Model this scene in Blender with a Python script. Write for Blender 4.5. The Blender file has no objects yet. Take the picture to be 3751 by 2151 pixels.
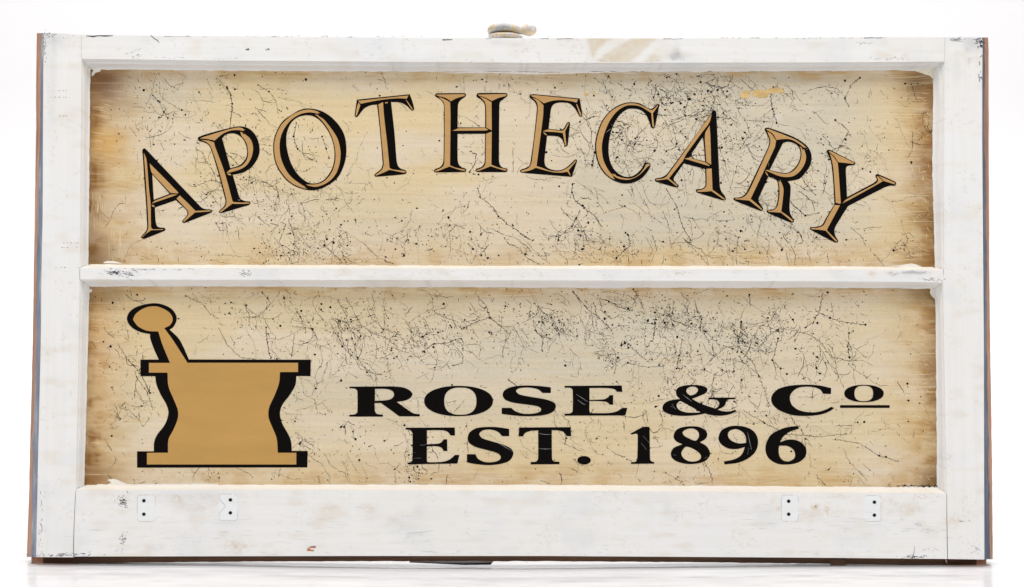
import bpy, math, random
import numpy as np
from mathutils import Vector
from mathutils.geometry import tessellate_polygon
random.seed(7); rng = np.random.default_rng(11)
C = bpy.context.scene.collection
S = bpy.context.scene

# ------------------------------------------------------------------ camera, light
DC, HC, F, CX, CY = 1.891, 0.2568, 7294.0, 1875.5, 1075.5     # metres, focal length in pixels of a 3751 wide frame
cam = bpy.data.cameras.new('camera'); camo = bpy.data.objects.new('camera', cam); C.objects.link(camo)
camo.location = (0, -DC, HC); camo.rotation_euler = (math.radians(90), 0, 0)
cam.sensor_width = 36; cam.lens = F / 3751 * 36; cam.clip_start = 0.05; cam.clip_end = 50
S.camera = camo
w = bpy.data.worlds.new('World'); S.world = w; w.use_nodes = True
w.node_tree.nodes['Background'].inputs[0].default_value = (1, 0.985, 0.97, 1)
w.node_tree.nodes['Background'].inputs[1].default_value = 0.11
S.view_settings.view_transform = 'Standard'; S.view_settings.look = 'None'
S.view_settings.exposure = 0; S.view_settings.gamma = 1; S.view_settings.use_curve_mapping = False
S.cycles.max_bounces = 8

def area(name, loc, target, sx, sy, power, col=(1, 1, 1)):
    l = bpy.data.lights.new(name, 'AREA'); l.shape = 'RECTANGLE'; l.size = sx; l.size_y = sy
    l.energy = power; l.color = col
    o = bpy.data.objects.new(name, l); C.objects.link(o); o.location = loc
    o.rotation_euler = (Vector(target) - Vector(loc)).to_track_quat('-Z', 'Y').to_euler()
    return o
area('softbox_overhead', (0, -0.6, 2.2), (0, 0.05, 0.25), 2.6, 0.8, 42, (1, 0.99, 0.985))
area('softbox_left', (-2.1, -1.7, 1.35), (0, 0, 0.25), 1.0, 1.0, 23, (0.99, 0.99, 1))
area('softbox_right', (2.1, -1.7, 1.35), (0, 0, 0.25), 1.0, 1.0, 22.5, (0.985, 0.99, 1))
area('backdrop_light', (0, 0.95, 2.3), (0, 1.1, 0.3), 3.2, 0.5, 28, (1, 0.99, 0.995))

# ------------------------------------------------------------------ geometry of the sash plane
TH = math.radians(3.5); ct, st = math.cos(TH), math.sin(TH)
def P(px, py, d=0.0):
    """point of the leaning sash plane (d metres behind its face)"""
    dx = (px - CX) / F; dz = -(py - CY) / F
    # camera + t*(dx,1,dz); plane: -ct*y + st*z = -d
    t = (-d - (ct * DC + st * HC)) / (-ct + st * dz)
    return (t * dx, -DC + t, HC + t * dz)
def Pz(px, z, d=0.0):
    y = (d + st * z) / ct; t = y + DC
    return ((px - CX) / F * t, y, z)
def push(p, d): return (p[0], p[1] + ct * d, p[2] - st * d)
def ip(tab):
    a = np.array(tab, float); return lambda x: float(np.interp(x, a[:, 0], a[:, 1]))
GD = 0.011      # glass lies this far behind the face
TK = 0.035      # sash thickness

# ------------------------------------------------------------------ colour helpers
def lin(c):
    c = np.asarray(c, float) / 255.0
    return np.where(c <= 0.04045, c / 12.92, ((c + 0.055) / 1.055) ** 2.4)
def vnoise(x, y, seed=0):
    x = np.asarray(x, float); y = np.asarray(y, float)
    xi = np.floor(x).astype(np.int64); yi = np.floor(y).astype(np.int64)
    fx = x - xi; fy = y - yi; fx = fx * fx * (3 - 2 * fx); fy = fy * fy * (3 - 2 * fy)
    def h(a, b):
        n = (a * 374761393 + b * 668265263 + seed * 974711) & 0x7fffffff
        n = (n ^ (n >> 13)) * 1274126177 & 0x7fffffff
        return ((n ^ (n >> 16)) & 0xffff) / 65535.0
    return (h(xi, yi) * (1 - fx) + h(xi + 1, yi) * fx) * (1 - fy) + (h(xi, yi + 1) * (1 - fx) + h(xi + 1, yi + 1) * fx) * fy
def fbm(x, y, s=0, o=3):
    v = 0; a = 1; t = 0
    for i in range(o):
        v = v + a * vnoise(x * 2 ** i, y * 2 ** i, s + i * 17); t += a; a *= 0.5
    return v / t
def sm(a, b, x):
    t = np.clip((x - a) / (b - a), 0, 1); return t * t * (3 - 2 * t)
def mix(c, c2, t):
    t = np.clip(t, 0, 1)[..., None]; return c * (1 - t) + c2 * t

# ------------------------------------------------------------------ mesh builder
class MB:
    def __init__(s): s.v = []; s.f = []; s.m = []; s.c = []
    def add(s, pts, faces, mi=0, col=None):
        b = len(s.v); s.v += [tuple(p) for p in pts]; s.f += [tuple(i + b for i in f) for f in faces]; s.m += [mi] * len(faces)
        if col is None: s.c += [(1, 1, 1)] * len(pts)
        else:
            col = [tuple(c) for c in col]; s.c += col
    def quad(s, a, b, c, d, mi=0, col=None): s.add([a, b, c, d], [(0, 1, 2, 3)], mi, col)
    def grid(s, fn, nu, nv, mi=0, tint=None):
        U, V = np.meshgrid(np.linspace(0, 1, nu + 1), np.linspace(0, 1, nv + 1))
        q = [fn(u, v) for u, v in zip(U.ravel(), V.ravel())]
        pts = [P(*a) if len(a) == 3 and not isinstance(a, Vector) else a for a in q]
        col = None
        if tint is not None:
            a = np.array([(p[0], p[1]) for p in q]); col = tint(a[:, 0], a[:, 1])
        fs = [(j * (nu + 1) + i, (j + 1) * (nu + 1) + i, (j + 1) * (nu + 1) + i + 1, j * (nu + 1) + i + 1) for j in range(nv) for i in range(nu)]
        s.add(pts, fs, mi, col)
    def strip(s, A, B, mi=0):
        n = len(A); s.add(list(A) + list(B), [(i, i + n, i + n + 1, i + 1) for i in range(n - 1)], mi)
    def build(s, name, mats, parent=None, smooth=False):
        me = bpy.data.meshes.new(name); me.from_pydata(s.v, [], s.f)
        for m in mats: me.materials.append(m)
        me.polygons.foreach_set('material_index', s.m)
        ca = me.color_attributes.new('tint', 'FLOAT_COLOR', 'POINT')
        a = np.ones((len(s.v), 4)); a[:, :3] = np.array(s.c); ca.data.foreach_set('color', a.ravel())
        if smooth: me.polygons.foreach_set('use_smooth', [True] * len(me.polygons))
        me.update()
        o = bpy.data.objects.new(name, me); C.objects.link(o)
        if parent:
            o.parent = parent
        return o

# ------------------------------------------------------------------ materials
def mat(name):
    m = bpy.data.materials.new(name); m.use_nodes = True
    return m, m.node_tree.nodes, m.node_tree.links, m.node_tree.nodes['Principled BSDF']
def N(ns, t, **k):
    n = ns.new(t)
    for a, b in k.items(): setattr(n, a, b)
    return n
def noise(ns, ls, scale, detail=3, mp=(1, 1, 1), rough=0.5, dist=0.0, loc=(0, 0, 0)):
    tc = N(ns, 'ShaderNodeTexCoord'); m = N(ns, 'ShaderNodeMapping'); n = N(ns, 'ShaderNodeTexNoise')
    m.inputs['Scale'].default_value = mp; m.inputs['Location'].default_value = loc
    n.inputs['Scale'].default_value = scale; n.inputs['Detail'].default_value = detail; n.inputs['Roughness'].default_value = rough
    n.inputs['Distortion'].default_value = dist
    ls.new(tc.outputs['Object'], m.inputs[0]); ls.new(m.outputs[0], n.inputs['Vector'])
    return n.outputs['Fac']
def ramp(ns, ls, fac, stops):
    r = N(ns, 'ShaderNodeValToRGB'); e = r.color_ramp.elements
    while len(e) < len(stops): e.new(0.5)
    for i, (p, c) in enumerate(stops):
        e[i].position = p; e[i].color = (c, c, c, 1) if not hasattr(c, '__len__') else (*c, 1)
    ls.new(fac, r.inputs[0]); return r.outputs[0]
def mixn(ns, ls, a, b, fac, mode='MIX'):
    m = N(ns, 'ShaderNodeMix', data_type='RGBA', blend_type=mode)
    for sock, val in ((m.inputs['Factor'], fac), (m.inputs['A'], a), (m.inputs['B'], b)):
        if hasattr(val, 'links') or hasattr(val, 'is_linked'): ls.new(val, sock)
        elif hasattr(val, '__len__'): sock.default_value = (*val, 1)
        else: sock.default_value = val
    return m.outputs['Result']
def bump(ns, ls, b, h, strength, dist=0.0005):
    n = N(ns, 'ShaderNodeBump'); n.inputs['Strength'].default_value = strength; n.inputs['Distance'].default_value = dist
    ls.new(h, n.inputs['Height']); ls.new(n.outputs[0], b.inputs['Normal'])
def attr(ns): return N(ns, 'ShaderNodeAttribute', attribute_name='tint').outputs['Color']

def white_paint(name, mp):
    m, ns, ls, b = mat(name)
    g = noise(ns, ls, 14, 5, mp, 0.6)
    base = mixn(ns, ls, attr(ns), ramp(ns, ls, g, [(0.25, (0.955, 0.95, 0.94)), (0.6, (1, 1, 1))]), 1.0, 'MULTIPLY')
    bl = noise(ns, ls, 9, 3, (1, 1, 1), 0.6)
    base = mixn(ns, ls, base, ramp(ns, ls, bl, [(0.3, (0.975, 0.965, 0.945)), (0.55, (1, 1, 1)), (0.75, (0.985, 0.985, 0.995))]), 1.0, 'MULTIPLY')
    # hairline worn spots where the dark undercoat shows
    ch = noise(ns, ls, 60, 6, tuple(0.35 + 0.65 * (x / max(mp)) for x in mp), 0.72)
    area_ = noise(ns, ls, 5, 2, (1, 1, 1), 0.5, 0, (3, 1, 2))
    mlt = N(ns, 'ShaderNodeMath', operation='MULTIPLY'); ls.new(ramp(ns, ls, ch, [(0.69, 0), (0.73, .8)]), mlt.inputs[0]); ls.new(ramp(ns, ls, area_, [(0.54, 0), (0.66, 1)]), mlt.inputs[1])
    base = mixn(ns, ls, base, (0.20, 0.20, 0.23), mlt.outputs[0])
    ls.new(base, b.inputs['Base Color']); b.inputs['Roughness'].default_value = 0.42
    b.inputs['Specular IOR Level'].default_value = 0.35
    bump(ns, ls, b, g, 0.25, 0.0006)
    return m
M = {}
M['paint_h'] = white_paint('white_paint_rail', (0.6, 5, 14))
M['paint_v'] = white_paint('white_paint_stile', (14, 5, 0.5))

def wood(name, c1, c2, mp, rough=0.75):
    m, ns, ls, b = mat(name)
    g = noise(ns, ls, 16, 6, mp, 0.65, 0.4)
    ls.new(ramp(ns, ls, g, [(0.3, c1), (0.7, c2)]), b.inputs['Base Color']); b.inputs['Roughness'].default_value = rough
    bump(ns, ls, b, g, 0.5, 0.0008); return m
M['wood_v'] = wood('bare_wood_stile', lin((150, 106, 82)), lin((214, 164, 134)), (5, 5, 0.5))
M['wood_h'] = wood('bare_wood_rail', lin((58, 38, 24)), lin((116, 82, 56)), (0.4, 5, 6))
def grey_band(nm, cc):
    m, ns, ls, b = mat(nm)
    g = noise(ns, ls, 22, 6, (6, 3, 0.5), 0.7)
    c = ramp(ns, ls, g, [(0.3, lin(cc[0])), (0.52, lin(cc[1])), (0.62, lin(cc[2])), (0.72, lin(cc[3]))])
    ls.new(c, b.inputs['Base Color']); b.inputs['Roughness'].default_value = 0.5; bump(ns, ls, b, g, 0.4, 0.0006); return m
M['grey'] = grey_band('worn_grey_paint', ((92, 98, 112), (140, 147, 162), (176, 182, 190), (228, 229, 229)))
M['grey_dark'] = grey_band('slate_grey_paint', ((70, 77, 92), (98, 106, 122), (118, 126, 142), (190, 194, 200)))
def flat(name, c, rough=0.5, spec=0.3, met=0.0, coat=0.0, nz=None):
    m, ns, ls, b = mat(name)
    if nz:
        g = noise(ns, ls, nz[0], 4, nz[1], 0.6)
        k = nz[2]; c = np.asarray(c)
        ls.new(ramp(ns, ls, g, [(0.3, tuple(c * (1 - k))), (0.7, tuple(np.minimum(c * (1 + k), 1)))]), b.inputs['Base Color'])
    else: b.inputs['Base Color'].default_value = (*c, 1)
    b.inputs['Roughness'].default_value = rough; b.inputs['Specular IOR Level'].default_value = spec; b.inputs['Metallic'].default_value = met
    b.inputs['Coat Weight'].default_value = coat; b.inputs['Coat Roughness'].default_value = 0.06
    return m
M['black'] = flat('black_lettering_paint', (0.0045, 0.0034, 0.003), 0.35, 0.08, 0, 0.2)
M['gold'] = flat('gold_lettering_paint', lin((200, 157, 101)), 0.4, 0.3, 0, 0.35, (30, (1, 1, 9), 0.07))
M['gold2'] = flat('mortar_gold_paint', lin((200, 156, 90)), 0.4, 0.3, 0, 0.35, (10, (.7, 1, 3), 0.08))
M['splat'] = flat('black_crackle_paint', (0.006, 0.006, 0.008), 0.4, 0.08, 0, 0.2)
M['splat_soft'] = flat('thin_crackle_paint', (0.10, 0.085, 0.07), 0.45, 0.15, 0, 0.35)
M['streak'] = flat('pale_scratch_and_glint', lin((240, 216, 172)), 0.4, 0.3, 0, 0.3)  # brush scratches, and the glints painted beside the right-hand edge
M['streak_soft'] = flat('soft_bristle_mark', lin((234, 213, 178)), 0.4, 0.3, 0, 0.3)
M['chip_white'] = flat('chipped_white_putty', lin((246, 240, 230)), 0.5, 0.3, 0, 0, (60, (1, 1, 1), 0.05))
M['chip_cream'] = flat('bare_cream_putty', lin((244, 234, 208)), 0.6, 0.2, 0, 0, (200, (1, 1, 1), 0.15))
M['plate'] = flat('bluish_white_patch', lin((250, 252, 253)) * .96, 0.42, 0.35, 0, 0, (14, (0.6, 5, 14), 0.04))
M['mark'] = flat('dark_scuff', (0.05, 0.05, 0.065), 0.6, 0.2)
M['mark_soft'] = flat('faint_pencil_line', lin((200, 200, 200)), 0.6, 0.2)
M['hole'] = flat('screw_hole_dark', (0.012, 0.010, 0.008), 0.9, 0.0)
M['rust'] = flat('orange_bare_spot', lin((196, 130, 80)), 0.7, 0.2, 0, 0, (120, (1, 1, 6), 0.3))
M['flake'] = flat('ochre_flake', lin((220, 186, 126)), 0.5, 0.3, 0, 0.3, (70, (1, 1, 2), 0.18))
def pane_paint():
    m, ns, ls, b = mat('reverse_painted_glass')
    a = attr(ns)
    s1 = noise(ns, ls, 30, 5, (0.16, 1, 9), 0.65, 0.25)
    base = mixn(ns, ls, a, ramp(ns, ls, s1, [(0.28, (0.935, 0.92, 0.885)), (0.5, (1, 1, 1)), (0.75, (1.0, 1.0, 1.0))]), 1.0, 'MULTIPLY')
    s2 = noise(ns, ls, 55, 3, (0.11, 1, 8), 0.6, 0.3, (4, 0, 1))
    mask = noise(ns, ls, 5, 2, (1, 1, 1.6), 0.5, 0, (1, 5, 2))
    mm = N(ns, 'ShaderNodeMath', operation='MULTIPLY'); ls.new(ramp(ns, ls, s2, [(0.60, 0), (0.74, 0.75)]), mm.inputs[0]); ls.new(ramp(ns, ls, mask, [(0.42, 0), (0.6, 1)]), mm.inputs[1])
    base = mixn(ns, ls, base, tuple(lin((240, 220, 178))), mm.outputs[0])
    s3 = noise(ns, ls, 420, 3, (1, 1, 1), 0.6)
    base = mixn(ns, ls, base, ramp(ns, ls, s3, [(0.3, (0.95, 0.94, 0.92)), (0.6, (1, 1, 1))]), 1.0, 'MULTIPLY')
    ls.new(base, b.inputs['Base Color']); b.inputs['Roughness'].default_value = 0.4
    b.inputs['Specular IOR Level'].default_value = 0.2
    b.inputs['Coat Weight'].default_value = 0.35; b.inputs['Coat Roughness'].default_value = 0.05
    return m
M['pane'] = pane_paint()
def metal():
    m, ns, ls, b = mat('tarnished_lock_metal')
    g = noise(ns, ls, 42, 3, (1, 1, 1), 0.55); g2 = noise(ns, ls, 520, 3, (1, 1, 1), 0.6)
    c = ramp(ns, ls, g, [(0.36, lin((160, 160, 160))), (0.5, lin((196, 194, 190))), (0.57, lin((210, 184, 142))), (0.62, lin((206, 204, 202)))])
    c = mixn(ns, ls, c, ramp(ns, ls, g2, [(0.38, (0.84, 0.84, 0.86)), (0.55, (1, 1, 1)), (0.68, (1.06, 1.06, 1.06))]), 1.0, 'MULTIPLY')
    ls.new(c, b.inputs['Base Color']); b.inputs['Metallic'].default_value = 0.15; b.inputs['Roughness'].default_value = 0.5
    bump(ns, ls, b, g2, 0.2, 0.0003); return m
M['metal'] = metal()

# ------------------------------------------------------------------ setting
RIDGE = ip([(-3000, 2072), (60, 2072), (285, 2076), (800, 2078), (1000, 2082), (1400, 2088), (1900, 2091), (2300, 2087), (2700, 2083), (3000, 2081), (3300, 2081), (3660, 2079), (8000, 2079)])
def zr(x):    # height of the surface under the sash
    px = CX + x / DC * F
    return HC - (RIDGE(px) - CY) / F * DC
def floor_z(x, y):
    z = zr(x)
    if y < -0.004:
        t = -0.004 - y
        z -= 0.11 * t + 0.05 * min(t, 0.02)
        z += 0.0009 * (vnoise(x * 9, y * 30, 3) - 0.5) * min(1, t / 0.01) + 0.0005 * (vnoise(x * 40, y * 90, 5) - 0.5) * min(1, t / 0.01)
    else: z += 0.0010 * float(sm(-0.004, 0.012, y)) - 0.0025 * float(sm(0.035, 0.08, y))
    k = float(sm(0.06, 0.2, y)); z = z * (1 - k) - 0.005 * k
    return z
mb = MB()
xs = np.concatenate([np.linspace(-1.9, -0.56, 20), np.linspace(-0.55, 0.55, 260), np.linspace(0.56, 1.9, 20)])
ys = np.concatenate([np.linspace(-0.75, -0.17, 14), np.linspace(-0.165, -0.005, 70), np.linspace(-0.003, 0.06, 26), np.linspace(0.08, 0.60, 20)])
pts = [(x, y, floor_z(x, y)) for y in ys for x in xs]; n = len(xs)
mb.add(pts, [(j * n + i, j * n + i + 1, (j + 1) * n + i + 1, (j + 1) * n + i) for j in range(len(ys) - 1) for i in range(n - 1)])
m, ns, ls, b = mat('white_paper_sheet')
g = noise(ns, ls, 8, 4, (1, 5, 1), 0.6); g2 = noise(ns, ls, 40, 4, (0.5, 2, 1), 0.6)
ls.new(ramp(ns, ls, g, [(0.3, (0.79, 0.775, 0.785)), (0.65, (0.87, 0.86, 0.865))]), b.inputs['Base Color'])
b.inputs['Roughness'].default_value = 0.16; b.inputs['Specular IOR Level'].default_value = 0.5
bump(ns, ls, b, g2, 0.35, 0.0012)
fl = mb.build('table_surface', [m], None, True); fl['kind'] = 'structure'
mb = MB(); prof = [(0.585, -0.0058), (0.8, -0.0058)] + [(0.8 + 0.6 * math.sin(a), -0.0058 + 0.6 - 0.6 * math.cos(a)) for a in np.linspace(0.05, math.pi / 2, 30)] + [(1.401, 0.9), (1.402, 1.5), (1.403, 2.6)]
mb.add([(-3, a[0], a[1]) for a in prof] + [(3, a[0], a[1]) for a in prof], [(i, i + len(prof), i + len(prof) + 1, i + 1) for i in range(len(prof) - 1)])
m, ns, ls, b = mat('white_backdrop_paper'); b.inputs['Base Color'].default_value = (0.88, 0.875, 0.885, 1); b.inputs['Roughness'].default_value = 0.9
bd = mb.build('backdrop', [m], None, True); bd['kind'] = 'structure'

# ------------------------------------------------------------------ the sash
sign = bpy.data.objects.new('window_sash_sign', None); C.objects.link(sign)
sign['label'] = 'white painted old window sash with two gold glass panes lettered APOTHECARY and ROSE & Co'
sign['category'] = 'sign'

WB = lin((250, 249, 247)) * 0.965
def blob(x, y, cx, cy, rx, ry): return np.exp(-(((x - cx) / rx) ** 2 + ((y - cy) / ry) ** 2))
BEIGE = lin((226, 206, 170)) * 0.93; TAN = lin((214, 180, 134)) * 0.93; COOL = lin((236, 240, 244)) * 0.93
def frame_tint(x, y):
    c = np.ones(x.shape + (3,)) * WB
    n1 = fbm(x / 90, y / 40, 1); n2 = fbm(x / 22, y / 14, 5)
    c = mix(c, BEIGE, sm(0.55, 0.85, n1) * 0.22)
    c = mix(c, COOL, sm(0.55, 0.85, fbm(x / 140, y / 120, 9)) * 0.35)
    # bare patch on the top rail, brushed over in diagonal strokes
    d = sm(2138, 2160, x + (y - 141) * -0.28) * (1 - sm(2385, 2425, x + 10 * np.sin(y / 9)))
    d = d * sm(-0.95, 0.1, np.sin((x + 1.35 * y) / 27.0 + 2.2 * fbm(x / 60, y / 40, 3)) + 0.25 * (y - 165) / 50) * (y < 229)
    c = mix(c, lin((228, 212, 182)) * 0.93, d * (0.45 + 0.4 * n2))
    for cx, cy, rx, ry, k in ((655, 1835, 30, 28, .5), (480, 1835, 20, 40, .15), (760, 1850, 90, 40, .35), (865, 2000, 45, 25, .8), (560, 2000, 60, 14, .3),
                              (1205, 1870, 40, 30, .35), (2985, 1856, 12, 9, 1.2), (3030, 1860, 9, 18, .8), (2832, 1842, 12, 16, .6), (2853, 1862, 8, 8, .9), (3330, 1868, 50, 25, .5),
                              (3240, 1850, 60, 40, .3), (3500, 1905, 40, 30, .55), (3195, 1005, 16, 10, .8), (3260, 1000, 20, 8, .6), (3315, 200, 14, 12, .5),
                              (3235, 205, 30, 14, .3), (1915, 192, 6, 5, 1.0), (290, 1215, 10, 22, .5), (1350, 1870, 30, 30, .5), (2775, 1855, 10, 10, .5), (460, 2000, 80, 10, .3),
                              (292, 205, 5, 9, .5), (1765, 1005, 30, 6, .3), (2990, 1880, 160, 30, .3), (700, 1815, 300, 12, .35), (2700, 1815, 400, 12, .3)):
        c = mix(c, TAN, blob(x, y, cx, cy, rx, ry) * k * (0.1 + 0.75 * n2) * sm(.25, .6, fbm(x / 9, y / 5, 77)))
    for cx, cy, rx, ry, k in ((2475, 205, 28, 14, .55), (2480, 185, 12, 22, .35), (1830, 155, 25, 10, .25), (3350, 999, 40, 5, .9), (2450, 1860, 25, 40, .12), (560, 2010, 30, 14, .12),
                              (3560, 160, 30, 30, .3), (200, 150, 40, 35, .25), (190, 290, 20, 160, .15)):
        c = mix(c, lin((150, 155, 165)), blob(x, y, cx, cy, rx, ry) * k * (0.2 + 1.2 * n2))
    # old paint grime gathered at the joints and the stiles' ends
    c = mix(c, lin((196, 188, 176)), 0.30 * sm(0.62, 0.8, fbm(x / 7, y / 7, 21)) * sm(0.5, 0.7, fbm(x / 60, y / 90, 30)))
    return c

YT = ip([(161, 121), (240, 123), (300, 128), (560, 131), (800, 132.5), (1600, 139), (2400, 141), (2951, 139), (3300, 136), (3460, 137), (3599, 137)])
YB = ip([(133, 2041), (270, 2042), (281, 2039), (1300, 2037), (2000, 2037), (2951, 2043), (3471, 2048), (3605, 2050)])
XLf = ip([(121, 161), (250, 160), (500, 158), (800, 157), (1000, 153), (1260, 150), (1700, 140), (1900, 136), (2050, 133)])
XLg = ip([(121, 150), (240, 149), (300, 147), (500, 144), (800, 138), (1100, 135), (1260, 132), (1500, 126), (1691, 119), (1830, 117), (2050, 112)])
XLb = ip([(121, 135), (250, 132.5), (500, 132), (800, 127), (1000, 124), (1260, 120), (1691, 109), (1830, 106), (1900, 103), (2050, 98)])
XRf = ip([(120, 3599), (300, 3597), (520, 3597), (1000, 3601), (1260, 3603), (1691, 3604), (2050, 3605)])
XRg = ip([(120, 3606), (300, 3607), (520, 3609), (800, 3610.5), (1260, 3615), (1691, 3622), (1900, 3626), (2050, 3629)])
XRb = ip([(120, 3618), (160, 3621), (520, 3622), (1000, 3624), (1260, 3627), (1691, 3634), (2050, 3637)])
XLi = ip([(121, 298), (216, 298.5), (981, 292), (1024, 292), (1794, 278), (2050, 270)])
XRi = ip([(120, 3460), (226, 3460), (989, 3458), (1034, 3455), (1807, 3468), (2050, 3471)])
O1T = ip([(298, 216), (800, 222), (2000, 230.5), (2951, 229), (3460, 226)])
O1B = ip([(292, 981), (3458, 989)])
O2T = ip([(292, 1024), (1800, 1027), (3000, 1030.5), (3455, 1034)])
O2B = ip([(278, 1794), (1300, 1795), (2600, 1801), (3468, 1807)])
G1T = ip([(330, 253), (800, 258), (2000, 263.5), (2951, 260), (3428, 256)])
G1B = ip([(323, 970), (1300, 973.5), (2100, 975.5), (3100, 977), (3428, 981)])
G2T = ip([(327, 1049), (800, 1048.7), (2000, 1053), (3000, 1054), (3430, 1056)])
G2B = ip([(308, 1779), (800, 1777), (1900, 1777), (2900, 1783), (3434, 1786)])
G1L = ip([(253, 330), (970, 323)]); G1R = ip([(256, 3420), (600, 3416), (800, 3421), (981, 3427)])
G2L = ip([(1049, 327), (1779, 308)]); G2R = ip([(1056, 3427), (1786, 3434)])

PROF = [(0, 0), (0.04, 0.10), (0.16, 0.24), (0.26, 0.36), (0.30, 0.37), (0.47, 0.375), (0.50, 0.42), (0.60, 0.62), (0.74, 0.84), (0.78, 0.90), (1.0, 0.995)]
PUTTY = [(0, 0), (0.04, 0.06), (0.5, 0.5), (0.96, 0.94), (1.0, 0.995)]
def moulding(mbd, fa, ga, n, prof, mi, tint):
    """fa(s): pixel on the face edge; ga(s): pixel on the glass line"""
    rows = []; cols = []
    for (u, v) in prof:
        r = []
        for i in range(n + 1):
            s = i / n; f = fa(s); g = ga(s)
            A = Vector(P(f[0], f[1], 0)); B = Vector(push(P(g[0], g[1], GD), -GD))
            wob = 0.0 if u in (0, 1.0) else 0.00012 * (vnoise(f[0] / 40, f[1] / 40, int(u * 100)) - 0.5) * 2
            q = A.lerp(B, u); r.append(push(q, v * GD + wob)); cols.append((f[0], f[1]))
        rows.append(r)
    c = np.array(cols)
    tt = tint(c[:, 0], c[:, 1])
    if prof is PUTTY: tt = mix(tt, lin((240, 231, 216)) * .86, np.ones(len(tt)) * .7)
    mbd.add([p for r in rows for p in r], [(j * (n + 1) + i, (j + 1) * (n + 1) + i, (j + 1) * (n + 1) + i + 1, j * (n + 1) + i + 1) for j in range(len(rows) - 1) for i in range(n)], mi, tt)
lerp = lambda a, b, t: a + (b - a) * t
FM = lambda p, v: [p, M['wood_' + v], M['grey'], M['mark'], M['mark_soft'], M['hole'], M['rust'], M['chip_white'], M['plate']]

# ribbons and dots lying on the sash face or on the glass
def ribbon(mbd, path, widths, mi, d):
    p = np.array(path, float); n = len(p)
    if n < 2: return
    t = np.gradient(p, axis=0); t /= np.maximum(np.linalg.norm(t, axis=1, keepdims=True), 1e-6)
    nn = np.stack([-t[:, 1], t[:, 0]], 1); wv = np.asarray(widths, float)[:, None] / 2
    A = p + nn * wv; B = p - nn * wv
    mbd.add([P(*a, d) for a in A] + [P(*q, d) for q in B], [(i, i + n, i + n + 1, i + 1) for i in range(n - 1)], mi)
def dot(mbd, x, y, r, mi, d, k=7, asp=1.0):
    a0 = random.random() * 6.28
    pts = []
    for i in range(k):
        a = a0 + 6.2832 * i / k; rr = r * random.uniform(0.8, 1.15)
        pts.append(P(x + rr * math.cos(a), y + rr * asp * math.sin(a), d))
    mbd.add(pts, [tuple(range(k))], mi)
def scribble(mbd, cx, cy, w_, h_, n, mi, d=-0.00008, horiz=True, wd=(1, 2.5), L=(3, 14)):
    sa = .05 if L[1] > 18 else .35
    for _ in range(n):
        x = random.gauss(cx, w_ / 2.5); y = random.gauss(cy, h_ / 2.5); l = random.uniform(*L)
        a = random.gauss(0 if horiz else 1.57, sa); q = [(x, y), (x + l * .5 * math.cos(a), y + l * .5 * math.sin(a) + random.uniform(-4, 4) * sa), (x + l * math.cos(a), y + l * math.sin(a))]
        ww = random.uniform(*wd); ribbon(mbd, q, [ww * .3, ww, ww * .2], mi, d)

def side_faces(mbd, XF, XG, XB, y0, y1, sgn, n=90):
    ys_ = np.linspace(y0, y1, n + 1)
    A = [P(XF(y), y, 0) for y in ys_]
    A1 = [P(XF(y) + sgn * 1.0, y, 0.0012) for y in ys_]
    B = [P(XG(y) + 2.6 * (vnoise(y / 13, 1, 4) - .5) + 5 * sgn * (vnoise(y / 60, 3, 8) - .5), y, 0.007) for y in ys_]
    Cc = [P(XB(y) + 1.2 * (vnoise(y / 20, 7, 4) - .5), y, 0.018) for y in ys_]
    D = [push(c, TK - 0.018) for c in Cc]
    for p, q, mi in ((A, A1, 0), (A1, B, 2), (B, Cc, 1), (Cc, D, 1)):
        if sgn > 0: mbd.strip(p, q, mi)
        else: mbd.strip(q, p, mi)
    return A, D

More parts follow.
